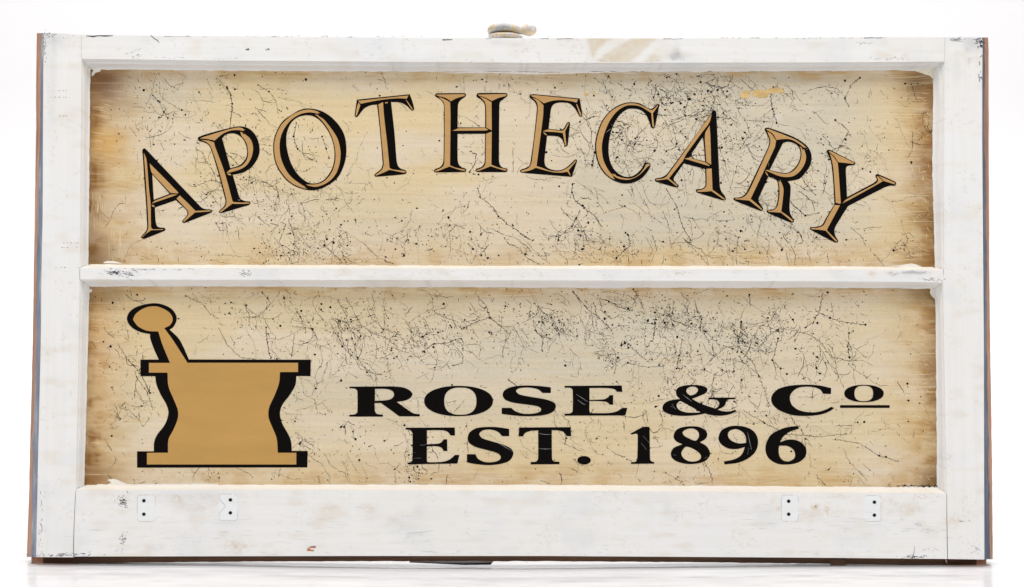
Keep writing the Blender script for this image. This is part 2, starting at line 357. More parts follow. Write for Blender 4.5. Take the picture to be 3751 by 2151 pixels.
# ---- stiles
def stile(left):
    mb = MB(); Xi, Xo = (XLi, XLf) if left else (XRi, XRf)
    def face(u, v):
        y0 = lerp(121, 128, u) if left else 137; x = 0
        y = lerp(y0, 2041.5 if left else 2049.5, v)
        a, b_ = (Xo(y), Xi(y)) if left else (Xi(y), Xo(y))
        x = lerp(a, b_, u)
        if v == 0: y = YT(x)
        if v == 1: y = YB(min(x, 269) if left else x)
        return (x, y, 0.0)
    mb.grid(face, 22, 320, 0, frame_tint)
    (A, D) = side_faces(mb, XLf if left else XRf, XLg if left else XRg, XLb if left else XRb, 121.5 if left else 137.5, 2041 if left else 2049, -1 if left else 1)
    # top end, back, bottom end
    xo, xi = (XLb(121), 298) if left else (XRb(137), 3460)
    yt = 121.5 if left else 137.3
    f0, f1 = P(XLf(121) if left else XRf(137), yt), P(xi, YT(xi))
    g0 = push(P(xo, yt, 0.018), -0.018); b0 = push(g0, TK); b1 = push(f1, TK)
    mb.quad(f0, f1, b1, b0, 1)
    yb = 2041 if left else 2049
    xib = 270 if left else 3471
    h0 = D[-1]; h1 = push(P(xib, YB(xib)), TK); mb.quad(D[0], b1, h1, h0, 1)
    mb.quad(P(XLf(yb) if left else XRf(yb), yb), P(xib, yb), h1, h0, 1)
    # inner faces: mouldings along both openings
    for (OT, OB, GT, GB, GL) in ((O1T, O1B, G1T, G1B, G1L if left else G1R), (O2T, O2B, G2T, G2B, G2L if left else G2R)):
        xa = Xi(OT(300 if left else 3455)); ya = OT(xa); xb = Xi(OB(xa)); ybm = OB(xb)
        fa = lambda s, ya=ya, ybm=ybm: (Xi(lerp(ya, ybm, s)), lerp(ya, ybm, s))
        gy0 = GT(330 if left else 3425); gy1 = GB(320 if left else 3430)
        ga = lambda s, gy0=gy0, gy1=gy1, GL=GL: (GL(lerp(gy0, gy1, s)), lerp(gy0, gy1, s))
        moulding(mb, (lambda s: fa(1 - s)) if not left else fa, (lambda s: ga(1 - s)) if not left else ga, 120, PROF, 0, frame_tint)
    # dark horn below the sash face: it stands on the table
    x0, x1 = (115, 285) if left else (3471.2, 3613)
    dep0, dep1 = 0.012, TK
    xsn = np.linspace(x0, x1, 9); top = []; bot = []; tb = []; bb = []
    for i, x in enumerate(xsn):
        e = 0.0
        if left and i == 0 or (not left and i == 8): e = 0.0008
        zf = zr((x - CX) / F * DC) + 0.0010
        top.append(P(x, 2036, dep0)); bot.append(Pz(x, zf - 0.0003 + e, dep0)); tb.append(push(top[-1], dep1 - dep0)); bb.append(Pz(x, zf - 0.0018, dep1))
    mb.strip(bot[:3], top[:3], 1 if left else 9); mb.strip(bot[2:7], top[2:7], 9); mb.strip(bot[6:], top[6:], 9 if left else 1); mb.strip(bb, bot, 9); mb.strip(tb, bb, 9)
    for k in (0, -1): mb.quad(top[k], bot[k], bb[k], tb[k], 1)
    mm = FM(M['paint_v'], 'v')
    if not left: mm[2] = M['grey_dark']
    mm.append(M['wood_h'])
    # wear
    if left:
        for y, xx in ((890, (232, 245, 258, 275, 283)), (907, (225, 233, 245, 280)), (332, (215, 230, 240)), (356, (200, 214, 232, 240)), (425, (218, 230, 240)), (980, (222, 235, 285))):
            for x in xx: ribbon(mb, [(x, y), (x + random.uniform(3, 7), y + .5)], [2.2, 1.2], 3, -0.00008)
        scribble(mb, 215, 2034, 150, 10, 60, 3); scribble(mb, 150, 1950, 14, 180, 36, 3, horiz=False, wd=(.8, 1.8)); scribble(mb, 180, 1780, 60, 160, 22, 3, wd=(.6, 1.3), L=(2, 5))
        scribble(mb, 178, 128, 24, 10, 18, 3); scribble(mb, 230, 135, 100, 16, 16, 3, wd=(.6, 1.5), L=(2, 7)); scribble(mb, 166, 160, 8, 60, 24, 3, horiz=False, wd=(1, 2.4))
        for y, hgt in ((235, 14), (700, 8), (1290, 10), (1660, 6)):
            pts = [(XLf(y + t) - random.uniform(5, 10), y + t) for t in np.linspace(-hgt, hgt, 6)]
        ribbon(mb, [(270.5, 2040), (269, 2000), (272, 1900), (275, 1840), (278, 1796)], [2, 2, 1.5, 1.2, 1.0], 3, -0.0001)
        ribbon(mb, [(298, 128), (298.5, 170), (298.5, 216)], [0.9, 1.2, 1], 4, -0.0001)
        ribbon(mb, [(292.5, 983), (292, 1000), (292, 1024)], [1.2, 1.2, 1], 3, -0.0001)
    else:
        for _ in range(40):
            y = random.choice([random.uniform(140, 300), random.uniform(137, 180)]); x = XRf(y) - abs(random.gauss(0, 8)); ribbon(mb, [(x, y), (x + random.uniform(-2, 2), y + random.uniform(3, 12))], [random.uniform(1, 4), 1], 3, -0.00008)
        scribble(mb, 3500, 145, 36, 10, 30, 3, wd=(.8, 2)); scribble(mb, 3582, 150, 20, 18, 34, 3, wd=(.8, 2.2)); scribble(mb, 3545, 200, 20, 60, 10, 4)
        scribble(mb, 3575, 2012, 26, 24, 30, 3, wd=(.6, 1.6), L=(2, 6)); scribble(mb, 3530, 1850, 40, 60, 20, 4, L=(3, 9)); scribble(mb, 3540, 1990, 80, 80, 20, 3, wd=(.5, 1.2), L=(2, 5)); scribble(mb, 3528, 1908, 40, 4, 10, 3, wd=(.6, 1.4))
        ribbon(mb, [(3471, 2047), (3470, 1990), (3468.5, 1900), (3468, 1809)], [2, 2.2, 1.8, 1.2], 3, -0.0001)
        ribbon(mb, [(3460, 138), (3461, 180), (3460, 226)], [1.2, 1.6, 1.0], 4, -0.0001)
    o = mb.build('stile', mm, sign)
    return o
stile(True).__setitem__('label', 'stile with a bluish worn outer edge at the A of APOTHECARY')
stile(False).__setitem__('label', 'stile at the Y of APOTHECARY, dark chipped top corner')

# ---- top rail
mb = MB()
mb.grid(lambda u, v: (lerp(298.3, 3460, u), lerp(YT(lerp(298.3, 3460, u)), O1T(lerp(298.3, 3460, u)), v), 0.0), 560, 18, 0, frame_tint)
xs_ = np.linspace(298.3, 3460, 60)
A = [P(x, YT(x)) for x in xs_]; B = [push(p, TK) for p in A]; mb.strip(B, A, 0)
Bb = [push(P(x, O1T(x)), TK) for x in xs_]; mb.strip(Bb, B, 0)
moulding(mb, lambda s: (lerp(298.5, 3460, 1 - s), O1T(lerp(298.5, 3460, 1 - s))), lambda s: (lerp(330, 3420, 1 - s), G1T(lerp(330, 3420, 1 - s))), 300, PROF, 0, frame_tint)
gl = [push(P(x, G1T(x), GD), 0.002) for x in xs_]
ribbon(mb, [(316, 131.5), (340, 134), (362, 131), (385, 132), (414, 131)], [2, 5, 3, 5, 2], 3, -0.0001)
ribbon(mb, [(552, 130), (566, 142), (575, 147), (584, 157)], [2.5, 2.5, 3, 1], 3, -0.0001)
for x0, x1, ww in ((1620, 1656, 5), (1980, 2010, 2), (2040, 2100, 2.2), (600, 700, 1.2), (3165, 3230, 3), (2430, 2500, 2.0), (1780, 1800, 1.5)):
    xx = np.linspace(x0, x1, 6); ribbon(mb, [(x, YT(x) + (7 if x0 == 1620 else 2.5) + random.uniform(-1, 1)) for x in xx], [ww * random.uniform(.3, 1) for _ in xx], 3, -0.0001)
scribble(mb, 3160, 158, 50, 8, 12, 3, wd=(.6, 1.4)); scribble(mb, 3255, 217, 90, 8, 26, 3, wd=(.6, 1.3), L=(3, 10)); scribble(mb, 490, 195, 40, 30, 12, 3, wd=(.6, 1.4), L=(4, 16)); scribble(mb, 2470, 214, 40, 12, 26, 4, L=(3, 9))
scribble(mb, 640, 213, 300, 6, 16, 3, wd=(.6, 1.3), L=(3, 12)); scribble(mb, 905, 181, 14, 3, 14, 3, wd=(1, 2.2), L=(3, 8)); scribble(mb, 980, 181, 14, 3, 12, 3, wd=(1, 2.5), L=(3, 8)); scribble(mb, 2200, 219, 50, 4, 10, 7, L=(8, 22), wd=(1.5, 3))
scribble(mb, 1980, 170, 1300, 60, 50, 4, wd=(.5, 1.2), L=(3, 20)); scribble(mb, 1400, 134, 1100, 3, 40, 3, wd=(.6, 1.6), L=(4, 20)); scribble(mb, 2900, 139, 500, 3, 30, 3, wd=(.6, 1.6), L=(4, 20)); scribble(mb, 2400, 222, 800, 4, 24, 3, wd=(.5, 1.1), L=(3, 9))
mb.build('top_rail', FM(M['paint_h'], 'h'), sign)

# ---- muntin
mb = MB()
mb.grid(lambda u, v: (lerp(292.3, 3456, u), lerp(O1B(lerp(292.3, 3456, u)), O2T(lerp(292.3, 3456, u)), v), 0.0), 500, 10, 0, frame_tint)
moulding(mb, lambda s: (lerp(292.3, 3457, s), O1B(lerp(292.3, 3457, s))), lambda s: (lerp(323, 3427, s), G1B(lerp(323, 3427, s))), 300, PUTTY, 0, frame_tint)
moulding(mb, lambda s: (lerp(292.3, 3456, 1 - s), O2T(lerp(292.3, 3456, 1 - s))), lambda s: (lerp(327, 3427, 1 - s), G2T(lerp(327, 3427, 1 - s))), 300, PROF[:1] + [(0.06, 0.12), (0.2, 0.2), (0.45, 0.5), (0.7, 0.8), (1, 0.995)], 0, frame_tint)
xs_ = np.linspace(293, 3456, 60); A = [push(P(x, O1B(x)), GD + 0.004) for x in xs_]; B = [push(P(x, O2T(x)), GD + 0.004) for x in xs_]
mb.strip(B, A, 0)
scribble(mb, 400, 998, 50, 14, 44, 3, wd=(.7, 2.0), L=(4, 14)); scribble(mb, 462, 1003, 44, 20, 36, 3, wd=(.7, 1.8), L=(4, 16)); scribble(mb, 415, 998, 16, 5, 10, 3, wd=(2, 3.4))
scribble(mb, 895, 1000, 28, 14, 26, 3, wd=(1, 2.4), L=(3, 9)); scribble(mb, 3340, 998, 60, 5, 26, 4, wd=(1.5, 3)); scribble(mb, 3410, 1024, 50, 6, 20, 3, wd=(.7, 1.6)); scribble(mb, 3265, 1003, 30, 8, 20, 4)
scribble(mb, 560, 988, 160, 3, 20, 3, wd=(.5, 1.5), L=(6, 22)); scribble(mb, 1800, 1005, 1300, 24, 60, 4, wd=(.5, 1.2), L=(4, 18)); scribble(mb, 2500, 1000, 40, 10, 12, 4)
mb.build('muntin', FM(M['paint_h'], 'h'), sign)

# ---- bottom rail
mb = MB()
def brf(u, v):
    x = lerp(lerp(278.3, 270.5, v), lerp(3467.5, 3470.5, v), u); return (x, lerp(O2B(x), YB(max(x, 281)), v), 0.0)
mb.grid(brf, 560, 44, 0, frame_tint)
moulding(mb, lambda s: (lerp(278.3, 3467.5, s), O2B(lerp(278.3, 3467.5, s))), lambda s: (lerp(308, 3434, s), G2B(lerp(308, 3434, s))), 300, PUTTY, 0, frame_tint)
xs_ = np.linspace(271, 3470.5, 160)
BRB = ip([(271, 2063.5), (520, 2061.5), (800, 2058), (1300, 2056), (2000, 2056), (2800, 2062), (3100, 2066.5), (3471, 2070)])
A = [P(x, YB(max(x, 281))) for x in xs_]; A2 = [push(p, 0.0118) for p in A]
B = [P(x, BRB(x) + 1.6 * (vnoise(x / 30, 2, 6) - .5) + 1.2 * (vnoise(x / 7, 2, 8) - .5), 0.0118) for x in xs_]; Bk = [(p[0], p[1] + TK - 0.012, p[2] + 0.0005) for p in B]
T = [push(P(x, O2B(x)), TK) for x in xs_]
mb.strip(A, A2, 0); mb.strip(A2, B, 1); mb.strip(B, Bk, 1); mb.strip(Bk, T, 1)
def plate(cx, cy, w_, h_, notch, tail):
    """outline left in the paint by a removed fitting, with its two screw holes"""
    hw, hh, r = w_ / 2, h_ / 2, 11; pts = []
    for qx, qy, a0 in ((1, -1, -90), (1, 1, 0), (-1, 1, 90), (-1, -1, 180)):
        for a in np.linspace(a0, a0 + 90, 7):
            pts.append((cx + qx * (hw - r) + r * math.cos(math.radians(a)), cy + qy * (hh - r) + r * math.sin(math.radians(a))))
    mb.add([P(x, y, -0.00004) for x, y in pts], [tuple(range(len(pts)))], 0, [tuple(lin((248, 250, 250)) * .965)] * len(pts))
    pts.append(pts[0]); full = []
    for a, b_ in zip(pts[:-1], pts[1:]):
        for t in np.linspace(0, 1, 6)[:-1]: full.append((lerp(a[0], b_[0], t) + random.uniform(-.4, .4), lerp(a[1], b_[1], t) + random.uniform(-.4, .4)))
    i = 0
    while i < len(full) - 3:
        L = random.randint(5, 26); seg = full[i:i + L]
        ok = notch is None or not (notch * (sum(p[0] for p in seg) / len(seg) - cx) > hw * 0.6 and abs(sum(p[1] for p in seg) / len(seg) - cy) < hh * 0.55)
        if len(seg) > 2 and ok: ribbon(mb, seg, [random.uniform(.7, 2.2) for _ in seg], 4, -0.00009)
        i += L + random.randint(0, 3)
for (cx, cy, w_, h_, notch, hx, hy) in ((536, 1862, 66, 97, 1, 527, (1834.5, 1884)), (836, 1859, 68, 97, -1, 844, (1831.5, 1879)), (2893, 1862, 62, 96, 1, 2889, (1836.5, 1884)), (3196, 1863, 62, 95, -1, 3203, (1840, 1887.5))):
    plate(cx, cy, w_, h_, notch, 0)
    if cx == 836: ribbon(mb, [(803, 1820), (808, 1836), (820, 1846), (826, 1854), (820, 1862), (812, 1870), (804, 1880), (802, 1900)], [2, 2.4, 2.4, 2, 2, 2, 1.6, 1], 4, -0.0001)
    for y in hy:
        k = 14; r = 6.0
        ring = [P(hx + (r + 1.6) * math.cos(6.2832 * i / k), y + (r + 1.6) * math.sin(6.2832 * i / k), -0.0001) for i in range(k)]
        mb.add(ring, [tuple(range(k))], 4)
        rim = [P(hx + r * math.cos(6.2832 * i / k), y + r * math.sin(6.2832 * i / k), -0.00016) for i in range(k)]
        mb.add(rim, [tuple(range(k))], 5)
scribble(mb, 446, 1838, 22, 30, 70, 3, wd=(.8, 2.4), L=(3, 10)); scribble(mb, 415, 1828, 40, 30, 16, 3, wd=(.6, 1.2), L=(2, 4)); scribble(mb, 449, 1975, 18, 30, 30, 3, wd=(1, 2.4), L=(3, 9)); scribble(mb, 435, 2015, 24, 20, 14, 3, wd=(.7, 1.4), L=(2, 5))
for q in ([(1136, 2003), (1157, 2001), (1156, 2008), (1130, 2007)], [(1125, 2010), (1152, 2016), (1148, 2020), (1124, 2018)], [(1128, 2006), (1140, 2010), (1128, 2012)]):
    mb.add([P(x, y, -0.0001) for x, y in q], [tuple(range(len(q)))], 6)
ribbon(mb, [(1136, 2002.5), (1157, 2001)], [1, 2], 3, -0.00014)
scribble(mb, 3348, 2040, 50, 7, 60, 3, wd=(.8, 2.2), L=(2, 9)); ribbon(mb, [(3343, 2044), (3348, 2025), (3351, 2000)], [2.5, 1.5, .6], 3, -0.0001); scribble(mb, 3400, 2010, 50, 10, 14, 4); scribble(mb, 3365, 1922, 20, 6, 12, 4); scribble(mb, 3370, 1945, 120, 14, 14, 4, L=(6, 20))
scribble(mb, 3380, 1820, 60, 10, 16, 6, wd=(.5, 1.4), L=(3, 10)); scribble(mb, 2985, 1855, 6, 4, 5, 6); scribble(mb, 1705, 1900, 16, 90, 18, 4, L=(3, 7)); scribble(mb, 1900, 2025, 1400, 14, 60, 4, wd=(.5, 1.2), L=(4, 26)); scribble(mb, 3000, 1900, 700, 90, 60, 4, wd=(.35, .9), L=(14, 60)); scribble(mb, 900, 1950, 900, 90, 80, 4, wd=(.35, .9), L=(14, 70))
scribble(mb, 1900, 1920, 900, 110, 45, 4, wd=(.35, .9), L=(10, 50)); ribbon(mb, [(1490, 1954), (1530, 1951), (1560, 1948), (1590, 1943)], [.6, 1.2, 1, .8], 4, -0.0001); ribbon(mb, [(1300, 1857), (1340, 1862), (1378, 1863)], [1, .8, .6], 4, -0.0001)
mb.build('bottom_rail', FM(M['paint_h'], 'h'), sign)

# ---- little block and remnant of a lift under the bottom rail
mb = MB()
def boxq(x0, x1, zt, zb, d0, d1, mi=0, chip=0.0):
    a = [Pz(x0, zt, d0), Pz(x1, zt, d0), Pz(x1 - chip, zb, d0), Pz(x0 + chip * .5, zb, d0)]; c = [Pz(x0, zt, d1), Pz(x1, zt, d1), Pz(x1 - chip, zb, d1), Pz(x0 + chip * .5, zb, d1)]
    mb.add(a + c, [(0, 3, 2, 1), (4, 5, 6, 7), (0, 1, 5, 4), (1, 2, 6, 5), (2, 3, 7, 6), (3, 0, 4, 7)], mi)
x_ = (3070 - CX) / F * DC
boxq(3041, 3100, 0.003, zr(x_) - .0005, 0.009, 0.019, 0, 3)
mb.build('wood_block', [M['wood_h']], sign)
mb = MB()
UP = [(1500, 2054), (1560, 2054), (1700, 2054), (1812, 2054)]; LO = [(1500, 2060.5), (1580, 2063.5), (1700, 2065.5), (1802, 2063)]; LO2 = [(1500, 2061), (1580, 2064.5), (1700, 2070), (1798, 2069)]
for d0, L_ in ((0.020, LO),):
    A = [P(*p, d0) for p in UP]; B = [P(*p, d0) for p in L_]; mb.strip(A, B, 0); mb.strip([push(p, .002) for p in B], [push(p, .002) for p in A], 0); mb.strip(B, [push(p, .002) for p in B], 0)
A = [P(*p, 0.0185) for p in LO]; B = [P(*p, 0.0185) for p in LO2]; mb.strip(A, B, 1); mb.strip(B, [push(p, .004) for p in B], 1); mb.strip([push(p, .004) for p in A], A, 1)
mb.build('sash_lift', [M['paint_h'], flat('lift_black_edge', (0.012, 0.02, 0.018), 0.4)], sign)

# ------------------------------------------------------------------ glass panes
GREIGE = lin((217, 207, 185)); WARM = lin((231, 210, 169)); OCHRE = lin((200, 160, 100)); BROWN = lin((142, 98, 52)); PINK = lin((234, 219, 196))
def pane_tint(up):
    GL, GR, GT, GB = (G1L, G1R, G1T, G1B) if up else (G2L, G2R, G2T, G2B)
    y0, y1 = (258, 974) if up else (1052, 1780)
    def f(x, y):
        L = 325 if up else 317; R = 3424 if up else 3430
        dl = x - L; dr = R - x; dt = y - y0; db = y1 - y
        n = fbm(x / 260, y / 60, 31 + up); n2 = fbm(x / 90, y / 22, 41 + up); n3 = fbm(x / 30, y / 9, 51 + up)
        ns_ = fbm(x / 75 + .3 * n2, y / 5.5 + 5 * n, 151 + up, 2); nv_ = fbm(x / 6.0, y / 90, 171 + up, 2)
        pat = sm(.35, .65, fbm(x / 55, y / 40, 191 + up))
        c = np.ones(x.shape + (3,)) * WARM
        if up: g = sm(1700, 2250, x + 250 * (n - .5)) * (1 - sm(3000, 3350, x)) * (1 - sm(860, 960, y + 60 * (n2 - .5))) + blob(x, y, 560, 380, 170, 70) * 0.8 + blob(x, y, 1500, 870, 500, 90) * 0.5 + blob(x, y, 1100, 760, 500, 110) * .35
        else: g = blob(x, y, 2350, 1250, 850, 200) + blob(x, y, 1400, 1430, 700, 200) * .8 + blob(x, y, 2900, 1500, 300, 200) * .4 + blob(x, y, 450, 1550, 120, 150) * .4
        c = mix(c, GREIGE, np.clip(g, 0, 1) * (0.7 + .5 * n2))
        c = mix(c, PINK, (1 - .45 * np.clip(g, 0, 1)) * 0.8 * sm(.40, .68, fbm(x / 330 + .4 * n2, y / 130, 91 + up)) * np.ones_like(x))
        # brushed ochre showing towards the edges
        e = np.maximum(1 - sm(0, 45 + 50 * n2, dt) * 1.0, (1 - sm(0, 110 + 70 * n2, db)) * .75)
        c = mix(c, OCHRE, e * 0.6 * (.3 + 1.2 * ns_) * (.45 + .8 * pat))
        wl = 330 if up else 240
        k = (1 - sm(0, wl, dl + 160 * (n2 - .5) + 120 * (ns_ - .5))); c = mix(c, OCHRE, k * .75 * (.25 + 1.2 * ns_) * (.6 + .5 * pat))
        kr = (1 - sm(0, 230, dr + 110 * (n2 - .5) + 120 * (ns_ - .5))); c = mix(c, OCHRE, kr * .9 * (.2 + 1.3 * ns_) * (.6 + .5 * pat))
        # dark brown glaze in the corners and down the short sides
        k = (1 - sm(0, 85, dl + 50 * (n3 - .5) + 60 * (ns_ - .5))); c = mix(c, BROWN, k * .95 * (.35 + .6 * pat) * (.4 + 1.1 * nv_))
        k = (1 - sm(0, 90, dr + 60 * (n3 - .5) + 70 * (ns_ - .5))); c = mix(c, BROWN, k * (.85 if up else .65) * (.4 + .6 * pat) * (.4 + 1.1 * ns_))
        if up:
            q = blob(x, y, L + 50, y0 + 60, 120, 95); c = mix(c, BROWN, q * 1.0 * (.75 + .4 * n3))
            c = mix(c, lin((112, 72, 34)), blob(x, y, L + 55, y0 + 45, 50, 45) * .9)
            c = mix(c, lin((120, 86, 50)), blob(x, y, R - 60, y0 + 50, 60, 60) * .85); c = mix(c, BROWN, blob(x, y, R - 30, 600, 60, 120) * .6); c = mix(c, lin((126, 96, 62)), blob(x, y, R - 40, 800, 50, 50) * .5)
            c = mix(c, lin((122, 88, 48)), blob(x, y, L + 20, y1 - 30, 90, 80) * .7); c = mix(c, BROWN, blob(x, y, R - 20, y1 - 20, 90, 60) * .75); c = mix(c, BROWN, blob(x, y, L + 20, 620, 50, 200) * .4)
            c = mix(c, lin((222, 176, 104)), blob(x, y, 395, 530, 70, 60) * .7); c = mix(c, GREIGE * .92, blob(x, y, 560, 340, 150, 50) * .6)
            c = mix(c, lin((224, 190, 128)), blob(x, y, 565, 333, 45, 5) * .45 + blob(x, y, 725, 329, 45, 5) * .5)
            c = mix(c, lin((236, 232, 222)), blob(x, y, 2850, 430, 16, 14) * .45 + blob(x, y, 2905, 550, 24, 18) * .2)
        else:
            c = mix(c, lin((118, 84, 48)), blob(x, y, L + 25, y0 + 30, 80, 50) * .75); c = mix(c, lin((170, 150, 115)), blob(x, y, L + 75, y0 + 20, 60, 40) * .6)
            c = mix(c, lin((210, 158, 92)), blob(x, y, L + 45, 1250, 50, 300) * .4); c = mix(c, BROWN, blob(x, y, L + 10, y1 - 30, 110, 60) * .8)
            c = mix(c, BROWN, blob(x, y, R - 20, 1350, 45, 90) * .5); c = mix(c, lin((122, 92, 56)), blob(x, y, R - 40, y0 + 20, 80, 40) * .7 + blob(x, y, R - 10, y1 - 20, 60, 50) * .8)
            c = mix(c, lin((236, 224, 204)), blob(x, y, 3190, 1725, 110, 14) * .7)
        # broad soft brush marks
        s = fbm(x / 400 + .15 * fbm(x / 200, y / 200, 3), y / 7.0 + 3 * fbm(x / 330, y / 90, 77), 61 + up, 2)
        c = c * (1 + 0.10 * (s - .5))[..., None]
        return c
    return f

DENS_UP = [(1130, 905, 130, 75, 3.2), (1120, 740, 170, 70, .9), (2520, 360, 180, 80, 2.8), (2600, 440, 150, 110, 2.0), (2350, 560, 180, 110, .9), (2750, 700, 260, 150, .9), (2110, 820, 70, 130, 1.1), (2850, 880, 280, 70, 1.3),
           (720, 480, 190, 170, .6), (880, 640, 120, 140, .6), (1500, 860, 250, 90, .6), (2050, 330, 200, 60, .6), (2050, 920, 200, 50, .8), (600, 420, 140, 120, .5), (2300, 900, 150, 60, .8), (1750, 760, 120, 130, .6),
           (3050, 520, 140, 120, .7), (1780, 560, 80, 90, .7), (1110, 560, 90, 110, .7), (460, 930, 60, 40, .5), (740, 940, 140, 40, .6), (980, 440, 80, 90, .5), (3280, 350, 60, 20, .5)]
DENS_LO = [(1340, 1190, 90, 130, 1.8), (1500, 1260, 160, 80, 1.1), (1800, 1190, 260, 90, 1.2), (2230, 1150, 260, 90, 1.4), (2520, 1160, 160, 90, 1.5), (2450, 1280, 260, 90, 1.0), (2800, 1240, 200, 120, 1.0), (3050, 1180, 140, 120, .6),
           (2700, 1420, 180, 100, .9), (2400, 1480, 150, 70, .7), (1290, 1580, 70, 110, .7), (1500, 1620, 120, 110, .5), (870, 1140, 200, 80, .7), (380, 1180, 70, 140, .7), (440, 1290, 90, 110, .6), (540, 1480, 60, 50, .5),
           (2150, 1600, 150, 120, .5), (1150, 1130, 150, 80, .9), (2850, 1560, 200, 60, .5), (1120, 1250, 60, 130, .6), (1130, 1490, 60, 100, .3)]
HAND_UP = [[(1750, 690), (1758, 722), (1785, 740), (1808, 762), (1826, 793), (1858, 820), (1889, 840), (1915, 861), (1951, 882)], [(2098, 673), (2095, 705), (2106, 736), (2140, 762), (2181, 793), (2205, 830)],
           [(2128, 424), (2148, 440), (2155, 460), (2168, 492)], [(2148, 438), (2162, 432), (2175, 428)], [(2168, 480), (2165, 520), (2178, 560), (2172, 590)], [(830, 316), (846, 350), (850, 380), (846, 430), (842, 470)], [(560, 350), (585, 375), (600, 410), (615, 432)],
           [(945, 312), (985, 335), (1010, 372), (1022, 420)], [(2520, 560), (2560, 600), (2590, 640)], [(2600, 980), (2560, 930), (2510, 880)], [(2700, 980), (2698, 930), (2705, 870)], [(2850, 700), (2950, 790), (3000, 780)], [(2440, 690), (2480, 760), (2500, 830), (2530, 880)],
           [(3110, 390), (3095, 360), (3120, 310), (3150, 285)], [(1848, 872), (1860, 890), (1900, 910), (1930, 945), (1985, 972)], [(2070, 850), (2095, 830), (2110, 800), (2125, 770)], [(780, 500), (830, 560), (880, 610)], [(1055, 800), (1075, 860), (1090, 920)],
           [(1010, 560), (1040, 620), (1090, 660)], [(2460, 440), (2510, 425), (2570, 420)], [(2630, 430), (2680, 435), (2700, 455)], [(2820, 330), (2830, 400), (2845, 450)], [(3000, 560), (3050, 580), (3110, 480), (3060, 440)], [(1725, 555), (1745, 565), (1740, 600), (1725, 625)],
           [(1085, 450), (1075, 500), (1090, 545), (1130, 580), (1160, 590)], [(1180, 500), (1195, 545), (1205, 580)], [(2260, 945), (2280, 925), (2310, 900), (2300, 860)]]
HAND_LO = [[(1235, 1095), (1270, 1160), (1290, 1240), (1310, 1310), (1350, 1370), (1375, 1400)], [(1545, 1288), (1590, 1260), (1640, 1255), (1690, 1240), (1700, 1262)], [(1695, 1262), (1695, 1330), (1660, 1338)], [(1745, 1080), (1780, 1120), (1795, 1165), (1840, 1200), (1870, 1230)],
           [(1700, 1200), (1745, 1180), (1790, 1165)], [(1975, 1180), (1960, 1210), (1990, 1240), (1985, 1290)], [(2190, 1092), (2230, 1105), (2270, 1125), (2300, 1135)], [(2100, 1070), (2150, 1130), (2200, 1170), (2240, 1210)], [(2320, 1060), (2345, 1100), (2360, 1135)],
           [(2545, 1100), (2555, 1140), (2570, 1170), (2565, 1210)], [(2745, 1080), (2748, 1125)], [(2990, 1140), (3040, 1165), (3090, 1180), (3170, 1190)], [(3015, 1070), (3010, 1110), (3000, 1145), (2980, 1180), (2950, 1200)], [(2800, 1240), (2850, 1205), (2900, 1210), (2960, 1225), (2990, 1240), (3060, 1320)],
           [(2700, 1230), (2715, 1290), (2760, 1330), (2780, 1380), (2810, 1450)], [(2500, 1240), (2490, 1300), (2478, 1350), (2505, 1352)], [(2300, 1330), (2370, 1345), (2440, 1340)], [(2850, 1240), (2830, 1320), (2860, 1350)], [(2580, 1210), (2630, 1260), (2700, 1285)],
           [(2720, 1500), (2800, 1550), (2880, 1590), (3000, 1600), (3100, 1590)], [(3060, 1610), (3150, 1625), (3220, 1670), (3290, 1690)], [(2700, 1290), (2715, 1180), (2720, 1250)], [(3110, 1220), (3105, 1270), (3112, 1310)], [(2400, 1150), (2395, 1240), (2370, 1270)], [(1265, 1590), (1262, 1560), (1275, 1545), (1300, 1560)],
           [(1465, 1700), (1445, 1720), (1450, 1770)], [(960, 1070), (990, 1110), (960, 1150)], [(800, 1200), (830, 1260), (880, 1310), (940, 1315)], [(975, 1200), (980, 1260), (990, 1310)], [(2050, 1730), (2060, 1760), (2052, 1775)], [(2380, 1330), (2330, 1290), (2290, 1250)], [(1860, 1390), (1900, 1420)],
           [(470, 1320), (510, 1360), (550, 1440)], [(500, 1380), (540, 1440), (560, 1500)], [(680, 1085), (700, 1095), (740, 1110), (770, 1150), (800, 1165)], [(1060, 1100), (1100, 1160), (1120, 1215)]]

